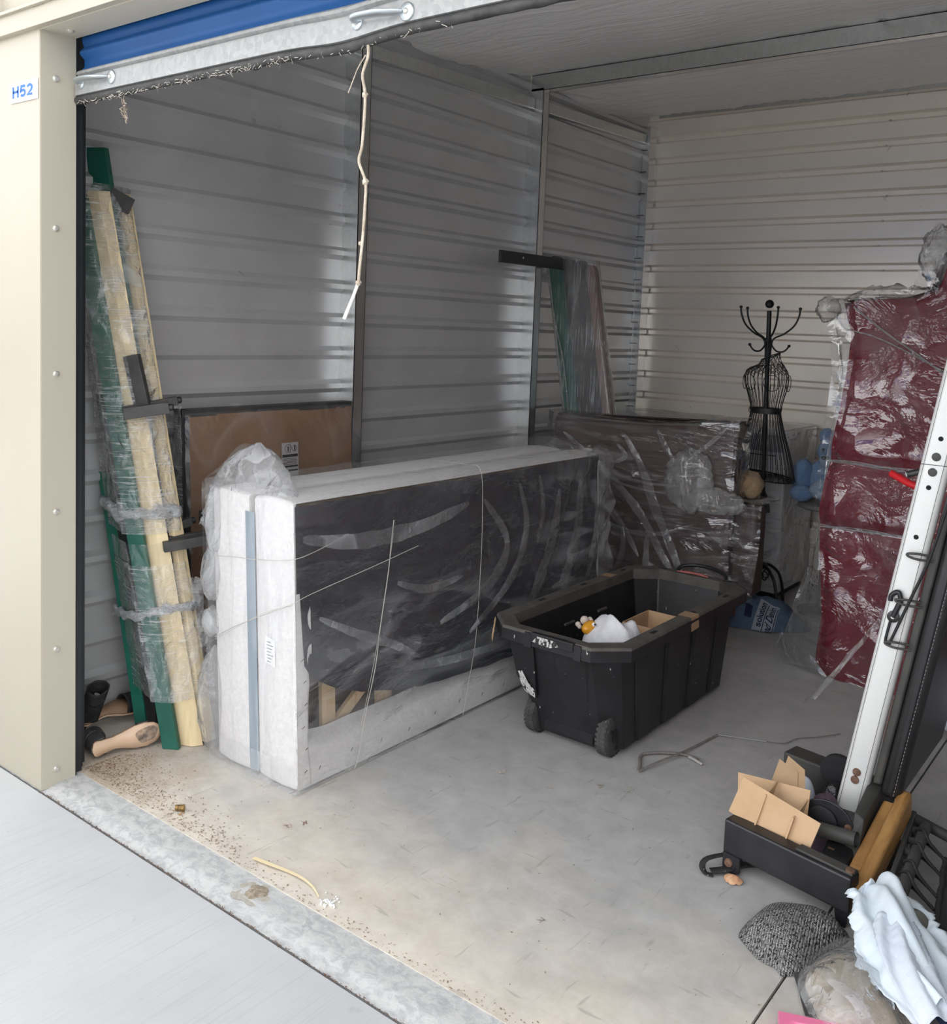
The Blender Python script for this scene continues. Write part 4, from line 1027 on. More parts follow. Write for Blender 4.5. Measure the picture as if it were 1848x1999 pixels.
bb = MB(); bb.obox((-.200, 2.665, 1.934), (-.205, 3.34, 1.937), .022, .066).build('bar', M['black'], sb_, bevel=.002)
bs_ = [o for o in sb_.children if o.name.startswith('bar')][0]
MB().lathe([(.006, 0), (.006, .003)], (-.188, 2.865, 1.94), (1, 0, 0), 10).build('bolt', M['screw'], bs_, smooth=40)
def sbf(u, v):
    z = lerp(.4, 1.99, v); t = u
    P = [(.050, 3.36), (.048, 3.295), (.20, 3.285), (.372, 3.290), (.376, 3.36), (.2, 3.37)]
    n = len(P); q = t*n; i = int(q) % n; a = V(P[i]).lerp(V(P[(i+1) % n]), q-int(q))
    zz = z-(.03*sm(.05, .38, a.x))*sm(.8, 1, v)
    return (sl(a.x, zz)+.003*nz(u*40, z*1.2), a.y-.004*ridge(a.x*40, z*.5)*(a.y < 3.3), zz)
MB().grid(sbf, 72, 60, cu=True).build('stretch_wrap', M['slatwrap'], sb_, smooth=180)
MB().tube(spline([(sl(.05, 1.9), 3.288, 1.9), (sl(.072, 1.6), 3.280, 1.6), (sl(.10, 1.35), 3.278, 1.35), (sl(.095, 1.0), 3.280, 1.0), (sl(.09, .7), 3.285, .7)], 8), [.004+.003*abs(nz(i*.5, 2)) for i in range(33)], 6).build('film_fold', M['wrapband'], sb_, smooth=60)
# ---------------------------------------------------------------- two wrapped white appliances at the back
def appliance(x0, x1, label, panel):
    t = thing('wrapped_appliance', label, 'appliance', ((x0+x1)/2, 4.2, 0), 'wrapped appliances along the back wall')
    rbox((x0, 3.93, .045), (x1, 4.46, 1.012), M['enamel'], 'cabinet', t, .012)
    MB().box((x0+.03, 3.96, .003), (x1-.03, 4.42, .05)).build('plinth', M['black'], t)
    pn = MB().box((x0+.02, 3.924, .885), (x1-.02, 3.935, .985)).build('control_panel', M['panelgrey'] if panel else M['enamel'], t, bevel=.003)
    for k in range(3 if panel else 1):
        MB().lathe([(.022, 0), (.020, .016), (.006, .018)], (lerp(x0+.22, x1-.12, k/2 if panel else .5), 3.924, .935), (0, -1, 0), 16).build('knob', M['enamel'], pn, smooth=40)
    MB().box((x0+.06, 3.9265, .86), (x1-.06, 3.931, .865)).build('seam', M['black'], t)
    MB().lathe([(.012, 0), (.012, .004), (.006, .006)], (x0+.40, 3.930, .30), (0, -1, 0), 12).build('bolt', M['black'], t, smooth=40)
    def wf_(u, v):
        # front then top
        x = lerp(x0-.006, x1+.006, u)
        if v < .7: z = lerp(.06, 1.018, v/.7); return (x, 3.914-.008*ridge(x*7+z*3, z*6)-.004*nz(x*9, z*9), z)
        return (x, lerp(3.914, 4.462, (v-.7)/.3), 1.020+.006*nz(x*8, v*30)+.004*ridge(x*6, v*25))
    MB().grid(wf_, 30, 60).build('stretch_wrap', M['appfilm'], t, smooth=180)
    MB().grid(lambda u, v: (x1+.008+.006*nz(u*6, v*8), lerp(3.92, 4.455, u), lerp(.06, 1.015, v)), 10, 20).build('stretch_wrap', M['appfilm'], t, smooth=180)
    return t
appliance(-.225, .380, 'white appliance in stretch wrap standing by the back corner post', False)
ap2 = appliance(.407, .985, 'white appliance with control panel in stretch wrap behind the dress-form coat rack', True)
MB().tube(spline([(.62, 3.90, .83), (.72, 3.895, .80), (.82, 3.892, .72), (.895, 3.892, .62), (.915, 3.892, .53)], 8), .014, 10).build('hose', plain('grey_hose', (.05, .05, .05), .5), ap2, smooth=60)
# ---------------------------------------------------------------- dress-form coat rack
dr_ = thing('dress_form_coat_rack', 'black iron wire dress-form coat rack in front of the white appliance', 'coat rack', (.955, 3.72, 0))
def ax(z): return V((.962-.0305*z, 3.72, z))
I_ = M['ironblack']
MB().tube([ax(.25), ax(1.0), ax(1.70)], .0125, 12).build('pole', I_, dr_, smooth=60)
MB().ball(ax(1.738), .024, 12).build('finial', I_, dr_, smooth=180)
for k in range(4):
    a = [2.75, 3.9, 5.35, .25][k]; d = V((math.cos(a), math.sin(a), 0))
    c = spline([ax(1.44)+d*.014, ax(1.50)+d*.016, ax(1.545)+d*.030, ax(1.575)+d*.085, ax(1.62)+d*.135, ax(1.675)+d*.160, ax(1.715)+d*.165], 6)
    h = MB().tube(c, .0052, 8).build('hook', I_, dr_, smooth=60); MB().ball(c[-1], .009, 8).build('tip', I_, h, smooth=180)
    a2 = [3.0, 4.05, 5.2, .1][k]; d = V((math.cos(a2), math.sin(a2), 0))
    c = spline([ax(1.55)+d*.013, ax(1.51)+d*.020, ax(1.478)+d*.045, ax(1.473)+d*.075, ax(1.485)+d*.098, ax(1.508)+d*.115], 6)
    h = MB().tube(c, .0046, 8).build('hook', I_, dr_, smooth=60); MB().ball(c[-1], .0085, 8).build('tip', I_, h, smooth=180)
# torso outline: radius by height and angle
TP = [(1.14, .080), (1.17, .080), (1.22, .092), (1.28, .108), (1.33, .112), (1.365, .104), (1.39, .082), (1.405, .062), (1.43, .049), (1.445, .047)]
def torso(a, z):
    r = interp(TP, z); bx = 1.0+.10*math.cos(a)**2; by = .78
    bust = .030*math.exp(-((z-1.315)/.05)**2)*max(0, math.sin(-a))*(.5+abs(math.cos(a)))
    tilt = .035*sm(1.36, 1.445, z)
    return ax(z)+V((r*bx*math.cos(a)+tilt*.5, r*by*math.sin(a)-bust, tilt*math.cos(a)*.6))
tw = MB()
for k in range(30):
    a = 2*PI*k/30; tw.tube([torso(a, lerp(1.14, 1.40, t/14)) for t in range(15)], .0019, 5)
for k in range(16):
    for s in (-1, 1):
        a = 2*PI*k/16; tw.tube([torso(a+s*1.15*t/9, lerp(1.345, 1.445, t/9)) for t in range(10)], .0015, 4)
tw.tube([torso(2*PI*k/24, 1.445) for k in range(24)], .003, 6, closed=True)
for c in (4.05, 5.3):
    tw.tube([torso(c+.42*math.cos(2*PI*k/20), 1.300+.045*math.sin(2*PI*k/20))+V((0, -.003, 0)) for k in range(20)], .002, 5, closed=True)
for c in (0.0, PI):
    tw.tube([torso(c, 1.30)+V((.004*math.cos(c), .036*math.cos(2*PI*k/18), .045*math.sin(2*PI*k/18))) for k in range(18)], .002, 5, closed=True)
tw.build('bodice_wires', I_, dr_, smooth=60)
MB().grid(lambda u, v: tuple(ax(lerp(1.125, 1.155, v))+V((.087*math.cos(u*2*PI), .066*math.sin(u*2*PI), 0))), 32, 2, cu=True).build('belt', I_, dr_, smooth=180)
MB().tube([ax(1.14)+V((-.088-.010*math.sin(t*PI/5), 0, .018*math.cos(t*PI/5))) for t in range(6)], .0022, 5).build('belt_loop', I_, dr_)
SK = [(1.13, .082), (1.08, .092), (1.0, .112), (.92, .138), (.85, .158), (.79, .170), (.765, .172)]
sk = MB()
def skp(a, z): 
    r = interp(sorted(SK), z); return ax(z)+V((r*math.cos(a), r*.92*math.sin(a), -.018*math.cos(a)*sm(1.0, .76, z)))
for k in range(34):
    a = 2*PI*k/34; sk.tube([skp(a, lerp(1.13, .768, t/10)) for t in range(11)], .0021, 5)
sk.tube([skp(2*PI*k/40, .768) for k in range(40)], .0042, 6, closed=True)
for k in range(11):
    x = -.15+k*.03; h = math.sqrt(max(0, .165**2-x*x))
    sk.tube([ax(.768)+V((x+.02*math.sin(t), -h*.92+2*h*.92*t/6, -.018*x/.17-.003)) for t in range(7)], .0018, 4)
    sk.tube([ax(.768)+V((-h+2*h*t/6, x*.92+.012*math.sin(t*2), .018*(h-2*h*t/6)/.17-.003)) for t in range(7)], .0018, 4)
sk.build('skirt_wires', I_, dr_, smooth=60)
MB().tube(spline([(.985, 3.61, 1.10), (.955, 3.60, 1.05), (.935, 3.60, 1.01), (.930, 3.60, .98)], 6), .0016, 4).build('lace', I_, dr_)
MB().lathe([(.012, .235), (.034, .245), (.034, .262), (.014, .275)], ax(0), (0, 0, 1), 16).build('hub', I_, dr_, smooth=40)
for k in range(4):
    a = PI/4+k*PI/2+.2; d = V((math.cos(a), math.sin(a), 0))
    c = spline([ax(.258)+d*.02, ax(.252)+d*.07, ax(.20)+d*.13, ax(.11)+d*.158, ax(.006)+d*.165], 6)
    lg = MB().tube(c, .0085, 8).build('leg', I_, dr_, smooth=60)
    sc = [ax(.20)+d*.045+(d*math.cos(t)+V((0, 0, 1))*math.sin(t))*(.034-.0028*t) for t in [i*.5 for i in range(14)]]
    MB().tube(sc, .0035, 6).build('scroll', I_, lg, smooth=60)
# ---------------------------------------------------------------- plush toys and side table
tp_ = thing('tan_plush_toy', 'tan plush toy lying on the arm of the bagged armchair', 'soft toy', (.98, 3.40, .70))
FT = m_fur('tan_fur', (.36, .22, .10), (.46, .30, .15))
def fur(c, r, sc, nm, mt, par, seed=0): return MB().ball(c, r, 18, sc, fn=lambda d: 1+.10*nz(d.x*3+seed, d.y*3, d.z*3)+.05*nz(d.x*9, d.y*9+seed, d.z*9)+.025*nz(d.x*22, d.y*22+seed, d.z*22)).build(nm, mt, par, smooth=180)
fur((.965, 3.34, .772), .095, (1.25, 1.0, .80), 'body', FT, tp_); fur((.885, 3.36, .79), .06, (1, 1, .9), 'head', FT, tp_, 2)
fur((1.035, 3.305, .752), .048, (1, .9, 1), 'paw', FT, tp_, 4); fur((.89, 3.33, .83), .026, (1, .6, 1), 'ear', FT, tp_, 6)
bt = thing('blue_plush_bear', 'light blue plush bear sitting on the grey side table beside the red sofa', 'teddy bear', (1.24, 3.92, .66))
FB = m_fur('blue_fur', (.10, .22, .44), (.15, .29, .52)); FB2 = m_fur('pale_blue_fur', (.20, .33, .50), (.26, .39, .55))
fur((1.23, 3.92, .76), .115, (1.05, .9, 1.0), 'body', FB, bt); fur((1.285, 3.90, .93), .10, (1.05, .95, .95), 'head', FB, bt, 1)
fur((1.222, 3.90, 1.01), .042, (1, .6, 1.1), 'ear', FB, bt, 2); fur((1.36, 3.90, 1.02), .042, (1, .6, 1), 'ear', FB, bt, 3)
fur((1.26, 3.83, .885), .045, (1.1, .8, .85), 'muzzle', FB2, bt, 4); fur((1.115, 3.86, .775), .07, (.85, .85, 1.45), 'arm', FB, bt, 5)
fur((1.125, 3.82, .685), .055, (1.2, 1, .9), 'foot', FB, bt, 6); fur((1.25, 3.80, .72), .06, (1.2, 1, .9), 'foot', FB2, bt, 7)
MB().ball((1.245, 3.79, .90), .012, 8, (1.3, .7, .8)).build('nose', M['black'], bt, smooth=180)
for x in (1.235, 1.285): MB().ball((x, 3.805, .945), .008, 8).build('eye', M['black'], bt, smooth=180)
st = thing('side_table', 'small grey wrapped round side table carrying the blue bear', 'table', (1.25, 3.90, 0))
TG = plain('grey_table', (.16, .155, .15), .45)
MB().lathe([(.155, .605), (.165, .612), (.165, .632), (.155, .638)], (1.255, 3.90, 0), (0, 0, 1), 40).build('tabletop', TG, st, smooth=40)
MB().lathe([(.13, .002), (.13, .02), (.03, .04), (.022, .08), (.022, .605)], (1.255, 3.90, 0), (0, 0, 1), 24).build('pedestal', TG, st, smooth=40)
# ---------------------------------------------------------------- blue cloth with print on the floor
jc = (1.075, 3.47)
def jr(a): return .205*(1+.22*math.cos(2*a-.9)+.06*math.sin(5*a+1))
def jh(x, y, r): return max(.003, (.115*(1-r**2.2)+.045*ridge((x-y)*5, (x+y)*3, 3)*(1-r**3)*.9+.020*nz(x*14, y*14)*(1-r**2)))
jb = MB().mound(jc, jr, jh, 64, 22)
JM = m_fabric('faded_blue_cloth', (.075, .115, .175), (.105, .150, .215), 16)
jt = thing('printed_blue_cloth', 'crumpled faded blue cloth with navy print on the floor beside the coat rack', 'clothing', (1.075, 3.47, 0))
jb.build('cloth', JM, jt, smooth=180)
def jz(x, y):
    dx, dy = x-jc[0], y-jc[1]; a = math.atan2(dy, dx); r = min(1, math.hypot(dx, dy)/jr(a)); return jh(x, y, r)
NV = plain('navy_print', (.010, .016, .055), .8); WP = plain('pale_print_ground', (.32, .35, .40), .8)
def patch(P0, U, Vv, nu, nv, mt, nm, lift):
    b = MB(); b.grid(lambda u, v: ((lambda x, y: (x, y, jz(x, y)+lift))(P0[0]+U[0]*u+Vv[0]*v, P0[1]+U[1]*u+Vv[1]*v)), nu, nv); return b.build(nm, mt, jt, smooth=180)
U_ = (-.010, .135); 
patch((1.085, 3.300), (-.012, .150), (.105, .006), 14, 12, WP, 'print_ground', .003)
def jtext(s, P0, U, Vv, nm):
    text_mesh(s, lambda u, v: (P0[0]+U[0]*u+Vv[0]*v, P0[1]+U[1]*u+Vv[1]*v, jz(P0[0]+U[0]*u+Vv[0]*v, P0[1]+U[1]*u+Vv[1]*v)+.006), nm, NV, jt, 1.0, .02)
jtext('l solution', (1.128, 3.298), (-.012, .140), (-.034, -.003), 'lettering'); jtext('and Denim', (1.178, 3.302), (-.012, .140), (-.036, -.003), 'lettering')
for x in (1.134, 1.184): patch((x, 3.300), (-.012, .14), (.004, 0), 12, 1, NV, 'print_rule', .006)
patch((.985, 3.345), (.03, .03), (-.06, .05), 6, 6, NV, 'print_patch', .004); patch((1.03, 3.325), (.035, .01), (-.01, .05), 6, 6, NV, 'print_patch', .004)
# ---------------------------------------------------------------- red sofa stood on end in plastic
rs_ = thing('upended_red_sofa', 'red upholstered sofa standing on end behind the folded home gym', 'sofa', (1.95, 3.2, 0))
XL = [(0, 1.60), (.06, 1.545), (.28, 1.560), (.52, 1.537), (.70, 1.520), (.76, 1.514), (.90, 1.532), (1.0, 1.545), (1.10, 1.552), (1.24, 1.578), (1.42, 1.600), (1.58, 1.603), (1.66, 1.575), (1.72, 1.56), (1.8, 1.57)]
def xlz(z): return interp(XL, z)
def ztop(x): return interp([(1.5, 1.715), (1.60, 1.735), (1.82, 1.745), (1.92, 1.78), (1.955, 1.93), (2.02, 1.985), (2.2, 2.0), (2.6, 2.0)], x)
def rfy(x, z):
    y = 2.875+.02*math.exp(-((z-1.0)/.035)**2)+.018*math.exp(-((z-.70)/.03)**2)-.022*math.sin(PI*sm(1.0, 1.75, z))-.010*math.sin(PI*sm(.7, 1.0, z))
    return y+.03*math.exp(-((x-xlz(z))/.035)**2)
def rff(u, v):
    x0 = lerp(1.52, 2.55, u); z = v*ztop(x0); x = lerp(xlz(z), 2.55, u)
    return (x, rfy(x, z)+.006*nz(x*4, z*4)+.03*sm(.985, 1, v), z)
MB().grid(rff, 60, 80).build('front_panel', M['redcloth'], rs_, smooth=180)
def rfl(u, v):
    z = v*1.72; x = xlz(z)+.02*math.sin(PI*u)*-1; return (x, lerp(rfy(xlz(z), z), 3.52, u), z)
MB().grid(rfl, 16, 60).build('side_panel', M['redcloth'], rs_, smooth=180)
def rtp(u, v):
    x = lerp(1.56, 2.55, u); return (x, lerp(2.90, 3.52, v), ztop(x)-.01*(v > .9))
MB().grid(rtp, 50, 8).build('top_panel', M['redcloth'], rs_, smooth=180)
MB().box((1.66, 3.40, .004), (2.5, 3.52, 1.70)).build('back_panel', M['redcloth'], rs_)
rbag = thing('sofa_bag', 'clear plastic bag with tied bands over the upended red sofa', 'plastic bag', (1.9, 2.85, 0))
XF = [(0, 1.40), (.03, 1.375), (.084, 1.354), (.30, 1.421), (.507, 1.479), (.756, 1.500), (.995, 1.510), (1.234, 1.532), (1.40, 1.541), (1.55, 1.52), (1.65, 1.490), (1.74, 1.49)]
def rbf(u, v):
    x0 = lerp(1.45, 2.56, u); zt = ztop(max(1.56, x0))+.015
    z = v*zt; xf = interp(XF, z); x = lerp(xf, 2.56, u**1.25)
    y = rfy(max(x, xlz(z)+.03), z)-.012
    pin = min(1, abs(z-1.0)/.05)*min(1, abs(z-.70)/.05)
    w = .014*ridge(x*4.5+z*1.0, z*3.2-x*1.2, 2)+.012*ridge(x*10, z*2.4, 5)*math.exp(-(min(abs(z-1.0), abs(z-.70))/.10)**2)+.008*nz(x*6, z*6)
    # loose skirt fanning to the left at the bottom
    y += .05*sm(xlz(z)+.01, xf, x)*(z < .6)
    return (x, y-w*pin, max(.003, z))
MB().grid(rbf, 120, 150).build('film', M['redfilm'], rbag, smooth=180)
def rls(u, v):   # loose film left of the sofa
    z = v*1.70; xa = interp(XF, z)-.006; xb = xlz(z)+.01
    return (lerp(xb, xa, math.sin(u*PI/2)), 2.90+.10*u+.02*ridge(z*3, u*5)+.015*nz(z*5, u*4), z+.003)
MB().grid(rls, 14, 70).build('loose_film', M['loosefilm'], rbag, smooth=180)
def rtop(u, v):
    x = lerp(1.56, 1.95, u); h = .075*math.sin(PI*min(1, u*1.1))*(.6+.6*abs(nz(u*6, 3)))
    return (x+.01*nz(v*6, u*9), lerp(2.875, 3.1, v)-.01*ridge(u*9, v*4), ztop(x)+h*math.sin(PI*min(1, v*1.6+.15))+.015*ridge(u*8, v*6, 3))
MB().grid(rtop, 50, 20).build('loose_film', M['loosefilm'], rbag, smooth=180)
bunch((1.485, 2.92, 1.69), .048, (1.0, .8, 1.1), 3, M['loosefilm'], rbag); bunch((1.535, 2.91, 1.705), .04, (1.3, .8, .8), 7, M['loosefilm'], rbag)
bunch((1.935, 2.93, 1.93), .10, (.75, .6, 1.1), 9, M['loosefilm'], rbag)
for z0, z1 in ((1.0, 1.0), (.70, .715)):
    b = MB(); rr = random.Random(int(z0*100))
    for j in range(4):
        b.tube(spline([(lerp(1.53, 2.5, t/8), rfy(lerp(1.56, 2.5, t/8), z0)-.016, lerp(z0, z1, t/8)+rr.gauss(0, .005)) for t in range(9)], 4), .0022, 5)
    b.build('tied_band', M['wrapband'], rbag, smooth=60)
MB().tube(spline([(1.62, 2.84, 1.70), (1.75, 2.84, 1.60), (1.9, 2.84, 1.50), (2.1, 2.84, 1.36)], 6), .004, 5).build('film_fold', M['wrapband'], rbag, smooth=60)
MB().tube(spline([(1.60, 2.85, 1.60), (1.75, 2.84, 1.56), (2.0, 2.84, 1.44), (2.2, 2.84, 1.34)], 6), .003, 5).build('film_fold', M['wrapband'], rbag, smooth=60)
MB().grid(lambda u, v: tuple(V((1.92, 2.80, .47)).lerp(V((1.655, 2.55, .006)), v)+V((.012*(u-.5)*2+.01*nz(v*8, u), .01*nz(v*6, u*3, 3), 0))), 4, 30).build('film_tail', M['loosefilm'], rbag, smooth=180)
# plastic-wrapped bundle glimpsed beyond the exercise bench
pb = MB().ball((2.33, 2.55, .14), .14, 20, (1.6, .9, .95), fn=lambda d: 1+.12*nz(d.x*4, d.y*4, d.z*4)+.06*ridge(d.x*7, d.z*7, d.y*5))
tag(pb.build('wrapped_bundle', plain('pale_violet_plastic', (.55, .55, .68), .2, 0, (.70, .70, .78), 9, 12, .8, .02), None, 180), 'pale violet plastic-wrapped bundle on the floor behind the black padded bench', 'bundle')
# ---------------------------------------------------------------- materials
def m_knit():
    t = NT('marled_knit'); v = t.coord((1, 1, 1), (0, 0, -.15))
    n = t.noise(t.coord((330, 140, 140), (0, 0, -.15)), 1.0, 2, .6)
    w = t.n('ShaderNodeTexWave', wave_type='BANDS', bands_direction='X'); w.inputs['Scale'].default_value = 48; w.inputs['Distortion'].default_value = 3.0; w.inputs['Detail Scale'].default_value = 3
    t.l(v, w.inputs['Vector'])
    w2 = t.n('ShaderNodeTexWave', wave_type='BANDS', bands_direction='Y'); w2.inputs['Scale'].default_value = 75; w2.inputs['Distortion'].default_value = 4.0
    t.l(v, w2.inputs['Vector'])
    c = t.mixc(t.ramp(n, [(.40, 0), (.50, 1)]), (.035, .037, .045), (.52, .51, .49))
    c = t.mixc(t.math('MULTIPLY', t.ramp(w.outputs['Fac'], [(.1, 1), (.4, 0)]), .6), c, (.03, .03, .035))
    t.principled(c, .95, 0, t.bump(t.math('ADD', w.outputs['Fac'], t.math('MULTIPLY', w2.outputs['Fac'], .6)), 1.0, .006), .1); return t.m
M.update(
    knit=m_knit(),
    whiterail=plain('white_aluminium_rail', (.70, .70, .68), .35, .1, (.74, .74, .72), 5),
    blacksteel=plain('black_powder_coat', (.014, .014, .016), .42, 0, (.022, .022, .024), 14),
    dustysteel=plain('dusty_black_steel', (.040, .039, .036), .6, 0, (.065, .062, .056), 9),
    vinyl=plain('black_vinyl', (.014, .014, .015), .38, 0, (.020, .020, .021), 30, 220, .2, .001),
    rust=plain('rusty_bolt', (.11, .055, .035), .7, 0, (.20, .11, .07), 120),
    oak=m_wood('worn_oak', (.34, .17, .055), (.46, .25, .085), (20, 2, 20), .45),
    redtrim=plain('red_vinyl', (.50, .012, .018), .4),
    greytube=plain('grey_painted_tube', (.050, .050, .050), .55, 0, (.07, .07, .068), 20),
    mesh=plain('black_mesh_fabric', (.018, .018, .019), .8, 0, (.03, .03, .03), 60, 500, .5, .001),
    bungee=plain('black_bungee', (.015, .015, .016), .7),
    paleblue=m_fabric('pale_blue_cotton', (.62, .70, .76), (.70, .77, .81), 10, .85, .25, 60),
    paleblue2=m_fabric('white_blue_cotton', (.58, .64, .72), (.66, .71, .77), 10, .85, .25, 60),
    blackbag=plain('black_plastic_bag', (.012, .012, .013), .22, 0, (.02, .02, .02), 8, 14, .8, .02),
    purple=m_fabric('dull_purple_cloth', (.10, .065, .085), (.13, .085, .11), 14),
    greycloth=m_fabric('grey_cotton', (.13, .125, .115), (.17, .165, .15), 12),
    olive=m_fabric('dark_olive_cotton', (.10, .098, .085), (.13, .125, .11), 12),
    navy=m_fabric('navy_cotton', (.020, .038, .085), (.030, .052, .11), 12),
    beigecloth=m_fabric('beige_lining', (.40, .34, .26), (.50, .44, .35), 9),
    clearbag=film('clear_bag_film', .05, .45, 7, (1, 1, 1), (0, 0, .5), .9, .03, 1.2, rough=.12, width=.03),
    pink=plain('pink_silicone', (.85, .20, .36), .38, 0, (.88, .24, .40), 6, Subsurface_Weight=.1),
    card=plain('corrugated_card', (.52, .34, .19), .85, 0, (.58, .39, .235), 10, 0),
)
# ---------------------------------------------------------------- folded home gym
gm = thing('folded_home_gym', 'folded home gym with white rail, black padded board and black steel base', 'exercise machine', (2.12, 1.4, 0))
def gx(z): return 2.065+.150*z
# white rail with rounded sides
sec = []
for k in range(24):
    a = 2*PI*k/24; c, s_ = math.cos(a), math.sin(a); p = .45
    sec.append((.040+.040*math.copysign(abs(c)**p, c), 1.447+.027*math.copysign(abs(s_)**.75, s_)))
b = MB(); Z = [.075, .6, 1.2, 2.25]
b.add([(gx(z)+x, y, z) for z in Z for x, y in sec], [(i*24+k, i*24+(k+1) % 24, (i+1)*24+(k+1) % 24, (i+1)*24+k) for i in range(3) for k in range(24)]+[tuple(range(23, -1, -1)), tuple(72+k for k in range(24))])
rl = b.build('rail', M['whiterail'], gm, smooth=40)
for dx in (.012, .066):
    MB().tube([(gx(z)+dx, 1.4195, z) for z in (.10, 2.24)], .0006, 4).build('groove', M['dustysteel'], rl)
for z, mt in ((.222, 'rust'), (.247, 'rust'), (1.185, 'dustysteel'), (1.230, 'dustysteel')):
    MB().lathe([(.0125, 0), (.0115, .004), (.005, .006)], (gx(z)+.040, 1.4195, z), (0, -1, 0), 14).build('bolt', M[mt], rl, smooth=40)
for z in (.992, 1.140, 1.283):
    MB().lathe([(.007, .0), (.007, .0008)], (gx(z)+.040, 1.4195, z), (0, -1, 0), 14).build('hole', M['dark'], rl)
MB().box((gx(1.205)+.004, 1.4185, 1.2055), (gx(1.205)+.078, 1.4195, 1.2070)).build('joint_line', M['dark'], rl)
r2_ = MB(); r2_.add([(gx(z)+x, y+.52, z) for z in Z for x, y in sec], [(i*24+k, i*24+(k+1) % 24, (i+1)*24+(k+1) % 24, (i+1)*24+k) for i in range(3) for k in range(24)]+[tuple(range(23, -1, -1)), tuple(72+k for k in range(24))])
r2_.build('rail', M['whiterail'], gm, smooth=40)
# padded board hinged to the rails
def pbox(d0, d1, y0, y1, z0, z1, nm, mt, bev, seg=4):
    b = MB(); vs = [(gx(z)+d, y, z) for z in (z0, z1) for d, y in ((d0, y0), (d1, y0), (d1, y1), (d0, y1))]
    b.add(vs, [(0,3,2,1),(4,5,6,7),(0,1,5,4),(1,2,6,5),(2,3,7,6),(3,0,4,7)]); return b.build(nm, mt, gm, bevel=bev, seg=seg, smooth=50)
pbox(.082, .088, 1.46, 1.97, .35, 1.25, 'red_backing', M['redtrim'], .001)
pbox(.086, .112, 1.435, 1.99, .22, 1.28, 'board_frame', M['dustysteel'], .008)
pd = pbox(.113, .172, 1.425, 2.005, .19, 1.50, 'pad', M['vinyl'], .022)
st_ = MB()
for k in range(110):
    z = .205+k*.0117; st_.obox((gx(z)+.1525, 1.424, z), (gx(z+.007)+.1525, 1.424, z+.007), .0012, .0012)
st_.build('stitching', plain('grey_thread', (.30, .30, .30), .8), pd)
MB().tube([(gx(z)+.148, 1.4235, z) for z in (.20, 1.49)], .0022, 6).build('piping', M['vinyl'], pd, smooth=60)
# wire clips and elastic cord on the rail
def uclip(z):
    MB().tube(spline([(gx(z)+.100, 1.425, z-.004), (gx(z)+.060, 1.408, z-.002), (gx(z)+.036, 1.404, z+.004), (gx(z)+.034, 1.404, z+.011), (gx(z)+.060, 1.408, z+.014), (gx(z)+.095, 1.425, z+.010)], 6), .0036, 8).build('wire_clip', M['dustysteel'], rl, smooth=60)
uclip(.932); uclip(.792); uclip(.660)
ck = MB(); ck.lathe([(.017, 0), (.017, .010), (.010, .013)], (gx(.748)+.034, 1.4185, .748), (0, -1, 0), 18); ck.build('cord_stop', M['vinyl'], rl, smooth=40)
MB().lathe([(.006, .013), (.005, .015)], (gx(.748)+.034, 1.4185, .748), (0, -1, 0), 12).build('rivet', M['screw'], rl)
MB().tube(spline([(gx(.70)+.060, 1.41, .80), (gx(.80)+.036, 1.408, .825), (gx(.80)+.018, 1.408, .812), (gx(.80)+.016, 1.408, .795)], 6), .007, 8).build('cord_hook', M['vinyl'], rl, smooth=60)
MB().tube([(gx(.748)+.034, 1.409, .748), (gx(.80)+.044, 1.409, .800)], .008, 8).build('cord_end', M['vinyl'], rl, smooth=60)
for P in ([(gx(.735)+.030, 1.409, .735), (gx(.67)+.030, 1.409, .672), (gx(.66)+.040, 1.407, .662)], [(gx(.66)+.042, 1.407, .662), (gx(.78)+.066, 1.409, .79), (gx(.93)+.092, 1.412, .94), (gx(1.1)+.10, 1.42, 1.10)]):
    MB().tube(spline(P, 6), .0042, 8).build('elastic_cord', M['bungee'], rl, smooth=60)
MB().tube([(gx(1.18)-.03, 1.44, 1.168), (gx(1.18)+.02, 1.44, 1.186)], .010, 10).build('pin', M['vinyl'], rl, smooth=60)
MB().lathe([(.007, 0), (.007, .002)], (gx(1.18)-.0305, 1.44, 1.168), (-1, 0, -.36), 10).build('pin_tip', M['white'], rl)
MB().tube([(2.14, 1.56, 1.150), (2.20, 1.52, 1.132), (2.25, 1.5, 1.12)], .011, 10).build('strap', M['redtrim'], gm, smooth=60)
# base: two cross feet and the side plates
def dbeam(p0, p1, w, z0, z1, nm, mt, bev=.004):
    p0, p1 = V((*p0, 0)), V((*p1, 0)); u = (p1-p0).normalized(); n = V((-u.y, u.x, 0))
    vs = [p+n*s*w/2+V((0, 0, z)) for z in (z0, z1) for p, s in ((p0, -1), (p1, -1), (p1, 1), (p0, 1))]
    return MB().add(vs, [(0,3,2,1),(4,5,6,7),(0,1,5,4),(1,2,6,5),(2,3,7,6),(3,0,4,7)]).build(nm, mt, gm, bevel=bev)
fb = dbeam((1.884, 1.085), (2.262, 1.012), .052, .050, .150, 'base_foot', M['blacksteel'], .006)
dbeam((2.10, 1.046), (2.26, 1.015), .034, .150, .157, 'foot_plate', M['dustysteel'], .002)
for x, y in ((2.248, 1.012),): MB().lathe([(.012, 0), (.012, .005), (.005, .007)], (x, y, .157), (0, 0, 1), 12).build('bolt', M['rust'], fb, smooth=40)
MB().prism([(-.028, .055), (.026, .055), (.026, .010), (.010, .0), (-.016, .0), (-.028, .014)], lambda a, z, h: (1.912+a, 1.052+h-.19*a, z), -.006, .006).build('foot_bracket', M['blacksteel'], gm)
MB().lathe([(.013, 0), (.011, .005), (.004, .007)], (1.905, 1.047, .030), (0, -1, 0), 14).build('bolt', M['rust'], fb, smooth=40)
